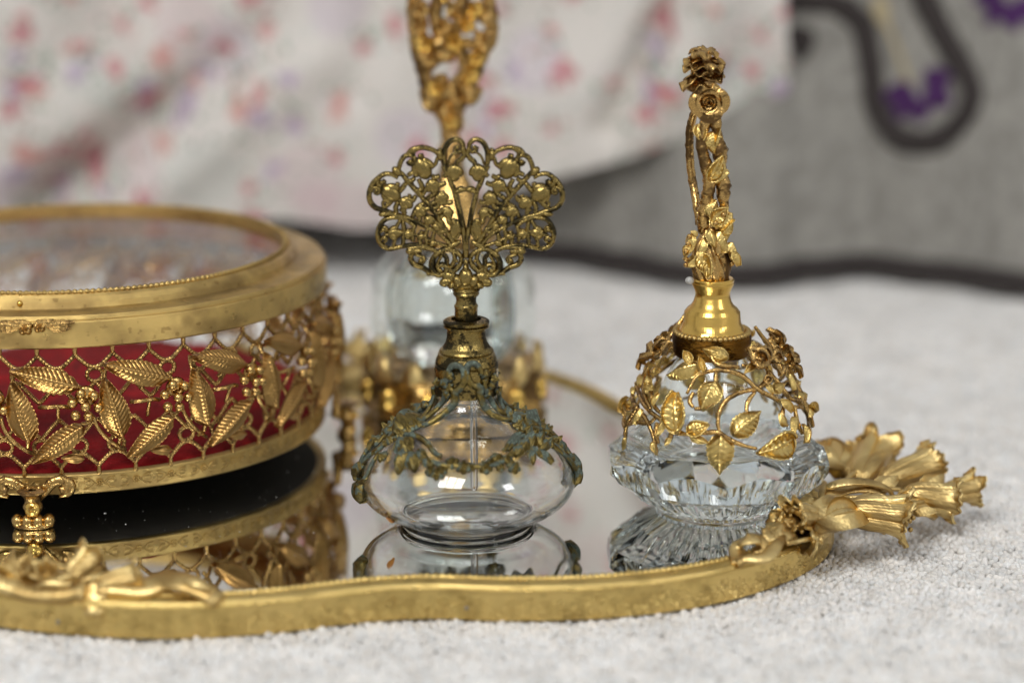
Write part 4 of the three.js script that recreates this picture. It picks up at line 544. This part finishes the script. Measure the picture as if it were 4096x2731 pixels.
    const tulip = (x, y, r, ang) => { dome('floret', x, y, r * 0.7, r, ang); const c = Math.cos(ang), q = Math.sin(ang); for (const k of [-1, 1]) dome('floret', x + k * r * 0.62 * c + r * 0.25 * q, y - r * 0.25 * c + k * r * 0.62 * q, r * 0.42, r * 0.72, ang - k * 0.5, 0.0002); };
    tulip(1172, 395, 62, 0.06); tulip(1435, 360, 80, 0.5); tulip(1700, 570, 74, 1.0); tulip(1670, 900, 52, 1.5); tulip(1350, 510, 54, 0.55); tulip(1275, 615, 52, 0.45); tulip(1572, 650, 52, 1.0); tulip(1455, 718, 48, 0.95); tulip(1222, 735, 40, 0.3); tulip(1550, 908, 40, 1.45); tulip(1378, 792, 40, 0.9);
    for (const [x, y, w, h, a] of [[1222, 738, 30, 44, 0.3], [1548, 908, 38, 24, 0.1], [1440, 928, 36, 24, 0.2], [1345, 985, 32, 24, 0.4], [1382, 790, 24, 38, 0.9], [1320, 850, 24, 36, 0.8], [1212, 800, 20, 30, 0.3], [1290, 250, 22, 40, 0.15], [1650, 385, 26, 40, 0.8], [1755, 740, 40, 20, 0.1], [1165, 870, 34, 70, -0.2], [1110, 535, 36, 22, 0], [1140, 550, 26, 18, 0], [1535, 1050, 34, 26, 0.1], [1240, 1310, 45, 34, 0.3], [1200, 1270, 60, 40, -0.3], [1180, 1000, 60, 22, 0.5]]) dome('bud', x, y, w, h, a);
    for (const [x, y, r] of [[1145, 182, 17], [1455, 252, 17], [1538, 300, 18], [1775, 475, 17], [1820, 540, 16], [1763, 872, 18], [1752, 945, 13], [1447, 1125, 20], [1287, 1212, 20], [1385, 1236, 17], [1165, 818, 18], [1150, 1130, 14], [1190, 500, 14], [1430, 612, 14], [1140, 640, 10], [1500, 285, 12], [1720, 590, 10]]) { const m = add(st, 'bead', ball(1, 12, 8), M.brass); m.position.copy(K(X0 + s * (x - X0), y, D * 0.75)); m.scale.setScalar(r * 1.15 * px1); }
  }
  // shell cup at the foot of the fan
  for (const [x, y, w, h, z, a] of [[1073, 1340, 118, 60, 0.0005, 0], [1073, 1270, 62, 85, 0.0012, 0], [1008, 1300, 44, 66, 0.001, 0.35], [1138, 1300, 44, 66, 0.001, -0.35], [960, 1330, 44, 34, 0.0004, 0.6], [1186, 1330, 44, 34, 0.0004, -0.6], [1073, 1200, 26, 60, 0.0008, 0]]) { const m = add(st, 'shell_lobe', ball(1, 18, 12), M.brass); m.position.copy(K(x, y, z)); m.scale.set(w * px1, h * px1, 0.0022); m.rotation.z = a; }
  { const m = add(st, 'bud', ball(1, 12, 10), M.brass); m.position.copy(K(1073, 1150, 0.001)); m.scale.set(0.0008, 0.0014, 0.0009); }
}

// ---------------------------------------------------------------- cut crystal bottle with the rose stopper
{
  const AX = onY(...C6(738, 1208), 0), bot = grp(scene, 'perfume_bottle'); bot.position.copy(AX); tag(bot, 'cut crystal perfume bottle with gold leaf cage and tall rose stopper', 'perfume bottle');
  const NF = 10, tri = (x) => Math.abs(((x % 1) + 1) % 1 - 0.5) * 2;
  const gp = pxProfile(C6, 738, AX, [[330, 1205], [372, 1168], [430, 1130], [500, 1085], [560, 1030], [588, 985], [590, 945], [560, 905], [500, 868], [440, 830], [392, 770], [352, 690], [312, 600], [270, 510], [225, 440], [195, 400]]);
  gp[0][1] = 0.0015; gp[0][0] *= 0.97;
  const SUB = 3, fine = smoothProf(gp, SUB), k0 = fine.length;
  const outerP = [[0.00001, 0.0012], [gp[0][0] * 0.8, 0.0012], [gp[0][0] * 0.9, 0.0004], [gp[0][0] * 0.99, 0.0004], ...fine], L0 = 4;
  const ramp = (x, a, b) => sm(clamp((x - a) / (b - a), 0, 1));
  const mod = (a, i, r, y) => {
    const q = (i - L0) / SUB, t = a / (2 * Math.PI); if (q < 0 || i - L0 >= k0) return r;
    const low = 1 - ramp(q, 3.2, 4.6), gird = ramp(q, 3.6, 5) * (1 - ramp(q, 7.5, 9)), neck = ramp(q, 8, 9.5);
    return [r * (1 - 0.03 * low * (1 - Math.pow(tri(t * 30), 0.7)) - 0.05 * gird * tri(t * NF + 0.5) - 0.04 * neck * (1 - tri(t * NF + 0.5))), y + 0.002 * gird * tri(t * NF + 0.5) * ramp(q, 4.8, 6)];
  };
  const cut = 8 * SUB + 1, rim = fine[cut];
  const NB = 42, q0 = gp[0], q2 = gp[2], key = [[q0[0], 0.0016], [mix(q0[0], q2[0], 0.5), mix(0.0016, q2[1], 0.5)], q2, [gp[3][0], gp[3][1] + 0.0006], [gp[4][0] * 1.0, gp[4][1]], [gp[5][0], gp[5][1]], [gp[6][0] * 1.005, gp[6][1]], [gp[7][0] * 0.97, gp[7][1]], [gp[8][0], gp[8][1]], rim];
  const fl = (x) => 1 - Math.pow(tri(x), 1.6);
  const cut2 = (a, i, r, y) => {
    const k = i - 4, t = a / (2 * Math.PI); if (k < 0 || k >= key.length) return r;
    if (k < 3) return r * (1 - 0.05 * fl(t * NB)); if (k === 3) return [r * (1 - 0.03 * tri(t * NB)), y + 0.0009 * tri(t * NB / 2)];
    if (k === 4) return [r * (1 - 0.025 * tri(t * NB / 2 + 0.5)), y]; if (k < 7) return [r * (1 - 0.055 * fl(t * NF)), y + 0.0024 * fl(t * NF) * (k === 6 ? 1 : 0.4)];
    if (k === 7) return [r * (1 - 0.04 * fl(t * NF)), y + 0.0012 * fl(t * NF)]; return k === key.length - 1 ? mod(a, L0 + cut, r, y) : r;
  };
  add(bot, 'crystal_base', revolve([[0.00001, 0.0012], [gp[0][0] * 0.8, 0.0012], [gp[0][0] * 0.9, 0.0004], [gp[0][0] * 0.97, 0.0004], ...key, [rim[0] * 0.9, rim[1] - 0.0002], [rim[0] * 0.75, rim[1] - 0.0016], [rim[0] * 0.5, rim[1] - 0.0034], [0.00001, rim[1] - 0.004]], 252, cut2, Math.PI, 0.3), M.crystal);
  add(bot, 'crystal_neck', revolve([...fine.slice(cut), [gp.at(-1)[0] * 0.6, gp.at(-1)[1] + 0.001]], 180, (t, i, r, y) => mod(t, i + L0 + cut, r, y), Math.PI, 0.5), M.blown);
  add(bot, 'dauber_rod', revolve([[0.00001, rim[1]], [0.0012, rim[1] + 0.0005], [0.0015, rim[1] + 0.002], [0.0015, gp.at(-1)[1]], [0.00001, gp.at(-1)[1] + 0.0001]], 20), M.blown);
  // cap: wire wrapped band, bead ring, turned neck
  const axp = 716, cap = pxProfile(C6, axp, AX, [[190, 412], [198, 380], [203, 345], [205, 318], [200, 300], [196, 296]]);
  const wr = []; for (let i = 0; i < 40; i++) { const t = i / 39, k = t * (cap.length - 1), j = Math.min(cap.length - 2, Math.floor(k)), f = k - j; wr.push([mix(cap[j][0], cap[j + 1][0], f) + (i % 2 ? 0.00022 : -0.00008), mix(cap[j][1], cap[j + 1][1], f)]); }
  const cx = onZ(...C6(axp, 300), AX.z).x - AX.x;
  const capG = grp(bot, 'cap'); capG.position.x = cx;
  add(capG, 'wrapped_band', revolve([[wr[0][0] - 0.002, wr[0][1]], ...wr, [0.006, wr.at(-1)[1]]], 90, (a, i, r, y) => [r + 0.00018 * (noise(a * 9, i * 0.7) - 0.5) * (i > 0 ? 1 : 0), y + 0.0002 * (noise(a * 3 + 5, 2) - 0.5)]), M.wire);
  const ringY = cap.at(-1)[1] + 0.0002, ringR = cap.at(-2)[0] - 0.0006; for (let i = 0; i < 44; i++) { const a = i / 44 * 6.28319, b = add(capG, 'bead', ball(0.00098, 12, 8), M.gold); b.position.set(Math.sin(a) * ringR, ringY, Math.cos(a) * ringR); }
  add(capG, 'turned_neck', revolve(pxProfile(C6, axp, AX, [[182, 296], [178, 286], [160, 268], [150, 240], [148, 214], [146, 190], [132, 172], [112, 156], [100, 136], [92, 110], [92, 86], [100, 66], [108, 50], [112, 40], [110, 32], [112, 22], [104, 14], [1, 14]]), 72, null, Math.PI, 0.7), M.polished);
  // leaf cage
  const bell = pxProfile(C6, 742, AX, [[472, 1000], [478, 930], [490, 870], [492, 800], [480, 720], [440, 620], [382, 520], [330, 440], [292, 390], [262, 330], [236, 275], [225, 262]]);
  const hit = (x, y, o = 0) => surfaceHit(bell, AX, ...C6(x, y), o);
  const vine = (l, r = 0.00072) => { const hs = l.map(([x, y]) => hit(x, y, 0.0002)); return sweep(hs.map((h) => h.p), (t) => r * (0.75 + 0.35 * Math.sin(Math.PI * t)), { step: 0.0006, rad: 8, rough: 0.18 }); };
  const vines = [[[585, 620], [640, 530], [700, 502], [800, 500], [880, 530], [950, 592], [1040, 642], [1110, 682], [1190, 690]], [[755, 830], [748, 770], [758, 705], [800, 645], [880, 608], [965, 597]], [[625, 700], [680, 690], [735, 665]], [[540, 830], [600, 830], [690, 822], [752, 822], [800, 852], [870, 886], [950, 908]], [[895, 720], [900, 665], [940, 610]], [[345, 480], [325, 560], [375, 690], [450, 755], [520, 800], [580, 830]], [[290, 540], [280, 610], [310, 670], [385, 770], [415, 850], [432, 930]], [[250, 660], [275, 700], [330, 690], [310, 720], [270, 790], [262, 910]], [[275, 785], [320, 768], [385, 775], [420, 750]], [[365, 480], [395, 590], [420, 690], [480, 745]], [[350, 500], [365, 620], [400, 700]], [[640, 455], [690, 492]], [[738, 505], [735, 560], [715, 590]], [[1000, 480], [1010, 530], [960, 590]], [[1010, 500], [1060, 560], [1120, 640], [1190, 650]], [[1070, 430], [1130, 510], [1170, 590], [1195, 650], [1220, 720]], [[1090, 685], [1085, 740], [1110, 790]], [[620, 610], [600, 660], [620, 690]], [[510, 800], [500, 850], [480, 880]], [[870, 470], [940, 480], [1000, 480]], [[700, 395], [730, 450], [760, 470], [860, 480]], [[430, 770], [425, 820], [440, 880]], [[245, 700], [250, 760], [262, 800]], [[1150, 680], [1160, 760], [1190, 830]], [[970, 470], [1040, 450], [1080, 440]], [[480, 330], [430, 380], [370, 440], [330, 500]], [[940, 270], [1000, 350], [1070, 430]]];
  const lf = leafGeo({ half: 0.34, veins: 7, teeth: 9, cup: 0.3, bend: 0.1, th: 0.06, ns: 56, nt: 14, vein: 0.034 }), lf2 = leafGeo({ half: 0.3, veins: 6, teeth: 8, cup: -0.25, bend: 0.14, th: 0.06, ns: 52, nt: 14, vein: 0.034, twist: 0.6 });
  const leaves = [[[545, 832], [540, 615], 0.95], [[738, 555], [662, 702], 1.1], [[648, 470], [487, 528], 0.85], [[620, 465], [585, 398], 1], [[800, 430], [672, 385], 0.8], [[830, 828], [968, 712], 0.95], [[590, 822], [706, 780], 1.05], [[600, 842], [695, 875], 0.7], [[764, 838], [756, 1042], 0.98], [[1128, 848], [950, 932], 0.95], [[1100, 790], [1068, 720], 1.1], [[1150, 740], [1140, 830], 1.0], [[1180, 780], [1195, 878], 0.9], [[1120, 840], [1125, 912], 0.8], [[375, 620], [385, 530], 1], [[425, 600], [370, 560], 0.9], [[1225, 680], [1240, 760], 0.9], [[310, 520], [330, 610], 0.7], [[415, 870], [438, 938], 0.9], [[500, 850], [470, 890], 0.9], [[262, 850], [262, 920], 0.8], [[245, 640], [255, 730], 0.7], [[1000, 560], [1040, 620], 0.9], [[400, 520], [445, 500], 0.9], [[430, 490], [430, 530], 0.9], [[1040, 600], [1110, 560], 0.9], [[1150, 600], [1120, 520], 0.9], [[1060, 660], [1130, 720], 0.9], [[1180, 640], [1230, 600], 0.9], [[350, 700], [310, 780], 0.8], [[420, 690], [450, 620], 0.8], [[300, 620], [260, 580], 0.9], [[470, 760], [430, 840], 0.8], [[930, 470], [880, 520], 0.8], [[370, 480], [440, 450], 0.9], [[1090, 470], [1140, 440], 0.9], [[680, 510], [660, 430], 0.7]];
  const near = (p, q, a, b) => { const m = 1.3 * Math.hypot(a[0] - b[0], a[1] - b[1]) * 0.0000595, d = q.p.clone().sub(p.p); if (d.length() > m) q.p.copy(p.p).addScaledVector(d.normalize(), m); };
  const rose = roseGeos(0.8), bud = leafGeo({ half: 0.3, veins: 3, cup: -0.5, bend: 0.25, th: 0.2, ns: 14, nt: 8 });
  const vg = vines.map((v) => vine(v)), buds = [[[480, 420], [520, 360]], [[450, 400], [490, 340]], [[440, 430], [480, 410]], [[400, 430], [500, 440]], [[390, 420], [390, 380]], [[350, 470], [340, 420]], [[900, 420], [930, 370]], [[960, 460], [990, 380]], [[900, 430], [1000, 460]], [[940, 470], [890, 390]], [[1010, 440], [1070, 440]], [[1020, 390], [1060, 420]], [[1030, 470], [1060, 530]], [[1060, 480], [1090, 520]], [[980, 560], [1020, 540]], [[330, 440], [320, 500]]];
  for (let half = 0; half < 2; half++) {
    const cage = grp(bot, 'leaf_cage'); cage.rotation.y = half * Math.PI;
    for (const g of vg) add(cage, 'vine', g, M.antique);
    leaves.forEach(([a, b, w], i) => { const p = hit(...a, 0.0006), q = hit(...b, 0.0009); near(p, q, a, b); placeLeaf(cage, 'leaf', i % 3 ? lf : lf2, M.cageLeaf, p.p, q.p, p.n.clone().add(q.n).normalize(), w, 0.0003); });
    for (const [a, b] of buds) { const p = hit(...a, 0.0012), q = hit(...b, 0.002); near(p, q, a, b); placeLeaf(cage, 'rose_petal', bud, M.antique, p.p, q.p, p.n, 1.25, 0.0004); }
    for (const [x, y, r] of [[480, 372, 0.0034], [955, 415, 0.0038], [1050, 470, 0.0026]]) { const p = hit(x, y, 0.0004); rose.forEach((g, i) => placeZ(cage, 'rose_petal', g, M.antique, p.p, p.n, r)); }
  }
  // rose stopper: edge on wreath of stems with leaves, a rose in front and one on top
  const st = grp(bot, 'stopper'), K = (x, y, z = 0) => onZ(...C5(x, y), AX.z).sub(AX).add(V(0, 0, z));
  const tube = (name, l, r, rough = 0.2, mat = M.antique) => add(st, name, sweep(l.map(([x, y, z]) => K(x, y, z)), r, { step: 0.0006, rad: 9, rough }), mat);
  const wr_ = 0.0000545;                                                                           // metres for a pixel of that view
  add(st, 'bulb', revolve(smoothProf([[0.0001, K(0, 1460).y], [0.0048, K(0, 1452).y], [0.0057, K(0, 1420).y], [0.0062, K(0, 1360).y], [0.0058, K(0, 1290).y], [0.0044, K(0, 1220).y], [0.003, K(0, 1160).y], [0.0022, K(0, 1120).y], [0.0001, K(0, 1100).y]], 6), 64, (a, i, r, y) => r * (1 + 0.1 * (fbm(a * 5, y * 240, 3, 3) - 0.45) + 0.05 * Math.sin(a * 13 + y * 900))), M.antique).position.x = K(780, 1300).x;
  const zz = 0.006;
  tube('vine', [[740, 1180, 0], [735, 1080, 0.001], [752, 980, 0.002], [762, 880, 0.003], [742, 780, 0.003], [720, 690, 0.003], [722, 610, 0.003], [742, 540, 0.003], [750, 470, 0.002]], (t) => 0.0023 - 0.0006 * t, 0.2); tube('vine', [[720, 1150, -0.004], [705, 1060, -zz], [692, 960, -0.009], [676, 860, -0.010], [668, 740, -0.010], [668, 620, -0.008], [688, 520, -0.005], [720, 440, -0.002]], (t) => 0.00135, 0.16); tube('vine', [[705, 1060, -0.004], [735, 1000, 0], [752, 920, 0.001]], 0.0008);
  tube('vine', [[800, 1170, 0.001], [840, 1080, 0.002], [846, 980, 0.002], [842, 880, 0.001], [830, 760, 0.002], [812, 640, 0.002], [800, 570, 0.002], [780, 500, 0]], (t) => 0.0020 + 0.0005 * Math.sin(t * 21), 0.25); tube('vine', [[740, 1180, 0.003], [720, 1210, 0.004], [700, 1240, 0.005], [688, 1300, 0.005]], 0.0008); tube('vine', [[770, 1150, 0.003], [800, 1210, 0.005], [812, 1290, 0.006]], 0.0011); tube('vine', [[700, 345, 0], [730, 310, 0], [752, 270, 0]], 0.0016, 0.25); tube('vine', [[860, 690, 0.001], [830, 705, 0.002]], 0.0006);
  const L = (a, b, w, n, g = lf) => placeLeaf(st, 'leaf', g, M.cageLeaf, K(...a), K(...b), n, w);
  const f1 = V(0.2, 0.1, 1), f2 = V(0.8, 0.1, 0.6), f3 = V(-0.7, 0.1, 0.7);
  L([790, 690, 0.003], [800, 575, 0.003], 1.1, f2, lf2); L([780, 600, 0.004], [790, 720, 0.004], 1.2, f1); L([760, 870, 0.004], [830, 720, 0.004], 0.9, f1, lf2); L([770, 900, 0.003], [875, 830, 0.003], 1.1, f2); L([790, 880, 0.004], [840, 740, 0.005], 0.8, f1); L([840, 890, 0.002], [870, 820, 0.002], 1.1, f2); L([770, 1100, 0.004], [865, 1020, 0.004], 1.25, f1, lf2); L([780, 1060, 0.004], [840, 1140, 0.005], 1.2, f1); L([760, 1080, 0.004], [800, 985, 0.004], 1.1, f1); L([850, 1220, 0.003], [885, 1060, 0.003], 0.9, f2); L([830, 1180, 0.004], [890, 1090, 0.003], 1, f2, lf2); L([690, 620, 0.003], [730, 560, 0.003], 1.4, f3); L([690, 560, 0.003], [720, 650, 0.004], 1.2, f1, lf2);
  L([760, 1150, 0.005], [790, 1240, 0.007], 0.9, f1); L([820, 1160, 0.005], [855, 1280, 0.005], 0.8, f2); L([700, 1280, 0.005], [770, 1400, 0.0065], 1.05, V(-0.2, 0.1, 1), lf2); L([690, 1310, 0.005], [620, 1365, 0.003], 1.0, f3); L([660, 1180, 0.003], [640, 1290, 0.003], 1.0, f3); L([690, 1190, 0.004], [655, 1165, 0.003], 1.4, f3); L([660, 1240, 0.004], [625, 1320, 0.003], 1.1, f3, lf2); L([890, 1230, 0.003], [915, 1350, 0.003], 0.9, f2); L([870, 1280, 0.005], [920, 1360, 0.004], 1.1, f2, lf2); L([880, 1310, 0.006], [905, 1290, 0.005], 1.6, f2); L([720, 1260, 0.006], [715, 1340, 0.0065], 1.2, f1); L([740, 1320, 0.0068], [740, 1410, 0.0068], 1.1, f1, lf2); L([730, 1200, 0.005], [700, 1300, 0.006], 0.9, f3);
  for (let i = 0; i < 9; i++) { const [x, y] = [[648, 1190], [640, 1232], [630, 1275], [628, 1320], [628, 1352], [905, 1322], [890, 1345], [840, 1060], [795, 1110]][i], m = add(st, 'bud', ball(0.00085, 10, 8), M.antique); m.position.copy(K(x, y, i > 6 ? 0.0055 : 0.004)); }
  const p = K(760, 428, 0.0045), r2 = roseGeos(1); r2.forEach((g) => placeZ(st, 'rose_petal', g, M.antique, p, V(-0.12, 0.06, 1).normalize(), 0.0056));
  const rp = [0, 1, 2, 3].map((k) => [ruffle(k, 0.5), ruffle(k + 5, 0.15), ruffle(k + 9, -0.1)]);
  for (const [x, y, n, r, kind, off, tx] of [[732, 185, 4, 0.0050, 0, 0.3, 0.1], [738, 165, 3, 0.0034, 0, 1.2, 0], [736, 215, 5, 0.0066, 1, 0.7, 0.12], [726, 245, 4, 0.0062, 1, 0.1, 0.05], [720, 285, 5, 0.0066, 2, 0.5, -0.25], [722, 310, 4, 0.0048, 2, 1.1, -0.3]]) for (let i = 0; i < n; i++) { const a = off + i / n * 6.283, d = V(Math.cos(a), 0, Math.sin(a)), up = V(tx, 1, 0.12).normalize(); d.addScaledVector(up, -d.dot(up)).normalize(); const m = add(st, 'rose_petal', rp[(i + kind) % 4][kind], M.antique), k = r * (0.88 + 0.24 * noise(i * 3.3, y)); m.applyMatrix4(basis(K(x, y), d, up).multiply(new THREE.Matrix4().makeScale(k, k, k))); }
  for (const a of [0, 1.3, 2.6, 3.9, 5.2]) placeLeaf(st, 'sepal', bud, M.antique, K(740, 290), K(740, 275).add(V(Math.cos(a) * 0.0048, -0.0002, Math.sin(a) * 0.0048)), V(0, 1, 0), 1.1);
  const drop = add(bot, 'glue_blob', ball(1, 14, 10), std({ color: new THREE.Color().setRGB(0.7, 0.7, 0.68), roughness: 0.3, transmission: 0.5, thickness: 0.002 })); drop.position.copy(K(652, 1448, 0.002)); drop.scale.set(0.0014, 0.0012, 0.0012);
}

// ---------------------------------------------------------------- crystal bottle behind, out of focus
{
  const AX = onY(...CF(1042, 935), 0), bot = grp(scene, 'perfume_bottle'); bot.position.copy(AX); tag(bot, 'round cut crystal bottle on a gold stand with tall openwork stopper, behind the fan', 'perfume bottle');
  const P = (l) => pxProfile(CF, 1042, AX, l), base = P([[196, 940], [204, 925], [206, 905], [200, 880], [196, 862], [204, 846], [206, 836], [190, 832]]);
  const bb = [[0.0001, 0.0008], [base[0][0] * 0.9, 0.0006], [base[0][0], 0.0014], ...base.slice(1)];
  const stand = add(bot, 'stand', revolve([...bb, [0.02, base.at(-1)[1] - 0.001], [0.0001, base.at(-1)[1] - 0.001]], 64, (a, i, r) => i > 2 && i < 9 ? r * (1 + 0.045 * Math.sin(a * 12) + 0.03 * (noise(a * 9, i * 1.3) - 0.5)) : r), M.antique);
  { const pl = leafGeo({ half: 0.42, veins: 5, cup: 0.2, bend: 0.2, th: 0.12, ns: 18, nt: 10 }), b = base.at(-1); for (let i = 0; i < 14; i++) { const a = i / 14 * 6.28319, o = V(Math.sin(a), 0, Math.cos(a)); placeLeaf(stand, 'leaf', pl, M.bloom, V(o.x * b[0] * 0.93, b[1] - 0.006, o.z * b[0] * 0.93), V(o.x * b[0] * 1.06, b[1] + 0.006, o.z * b[0] * 1.06), o, 1); } }
  for (let i = 0; i < 12; i++) { const a = (i + 0.5) / 12 * 6.28319, m = add(stand, 'boss', ball(0.0036, 14, 10), M.polished); m.position.set(Math.sin(a) * base[3][0] * 1.0, base[3][1], Math.cos(a) * base[3][0] * 1.0); m.scale.set(1, 1.2, 0.7); }
  const body = P([[150, 836], [178, 800], [190, 750], [192, 700], [188, 650], [170, 600], [120, 560], [70, 540]]), tri = (x) => Math.abs(((x % 1) + 1) % 1 - 0.5) * 2;
  add(bot, 'crystal_body', revolve([[0.00001, body[0][1] - 0.0008], [body[0][0] * 0.9, body[0][1] - 0.0008], ...smoothProf(body, 3), [0.00001, body.at(-1)[1]]], 96, (a, i, r, y) => i > 1 && i < 22 ? r * (1 - 0.07 * tri(a / 6.28319 * 11 + (i % 8 < 4 ? 0 : 0.5))) : r, Math.PI, 0.25), M.blown);
  add(bot, 'crystal_core', revolve([[0.00001, body[0][1] + 0.004], [body[0][0] * 0.5, body[0][1] + 0.004], ...smoothProf(body.map(([r, y]) => [r * 0.8, mix(y, body[3][1], 0.16)]), 3), [0.00001, mix(body.at(-1)[1], body[3][1], 0.16)]], 96, (a, i, r, y) => i > 1 && i < 22 ? r * (1 - 0.1 * tri(a / 6.28319 * 7 + 0.2)) : r, Math.PI, 0.25), M.crystal);
  add(bot, 'cap', revolve(smoothProf(P([[100, 556], [104, 535], [92, 505], [72, 470], [52, 440], [38, 410], [28, 385], [26, 365], [32, 350], [32, 335], [22, 322], [16, 300], [18, 285], [2, 280]]), 3), 48, (a, i, r) => i > 2 && i < 16 ? r * (1 + 0.04 * Math.sin(a * 10)) : r), M.antique);
  const st = grp(bot, 'stopper'), K = (x, y, z = 0) => onZ(...CF(x, y), AX.z).sub(AX).add(V(0, 0, z));
  const bar = (l, r) => add(st, 'vine', sweep(l.map((p) => K(...p)), r, { step: 0.0012, rad: 8, rough: 0.2 }), M.antique);
  bar([[1030, 320], [1028, 285], [1010, 250], [985, 205], [968, 150], [958, 100], [952, 40], [955, -30], [985, -90], [1040, -120]], 0.0028); bar([[1032, 320], [1038, 280], [1062, 230], [1085, 180], [1105, 130], [1128, 80], [1126, 20], [1105, -50], [1060, -105], [1040, -120]], 0.0026); bar([[1000, 240], [1040, 200], [1070, 160], [1050, 110], [1010, 80], [1000, 20], [1030, -40]], 0.0026); bar([[975, 160], [1010, 130], [1060, 100], [1110, 110]], 0.0024); bar([[960, 90], [1010, 100], [1050, 60], [1060, 0], [1090, -40]], 0.0024); bar([[1050, 220], [1010, 210], [985, 190]], 0.0026); bar([[1040, 290], [1035, 250], [1050, 225]], 0.0034);
  const ros = rosetteGeo(5, 0.7, 30); [[1045, 95, 26], [1110, 90, 28], [1080, 170, 24], [1072, 188, 22], [975, 95, 26], [968, 20, 24], [1090, 20, 24], [1030, 250, 22], [1035, 275, 20], [1020, 60, 22], [1000, 200, 22], [960, 60, 22], [1075, 55, 22], [985, 130, 24], [1095, 130, 22], [950, 8, 18], [1020, -20, 26], [1040, -90, 40]].forEach(([x, y, r], i) => placeZ(st, 'flower', ros, i % 2 ? M.antique : M.polished, K(x, y, 0.003 + 0.001 * (i % 3)), V(0.3 * Math.sin(i * 2), 0.35, 1).normalize(), r * 0.00016, i));
  const lf = leafGeo({ half: 0.34, veins: 5, teeth: 7, cup: 0.25, bend: 0.15, th: 0.08, ns: 20, nt: 8 }); [[[1010, 250], [970, 200]], [[1060, 230], [1105, 200]], [[1000, 110], [960, 130]], [[1100, 110], [1140, 70]], [[1040, 140], [1020, 100]], [[1030, 190], [1000, 170]], [[980, 40], [945, 70]], [[1100, 30], [1135, 50]], [[1050, 40], [1030, 0]], [[1035, 300], [1060, 260]]].forEach(([a, b], i) => placeLeaf(st, 'leaf', lf, M.antique, K(...a, 0.002), K(...b, 0.005), V(0.2, 0.2, 1), 1.1));
}

renderer.render(scene, camera);
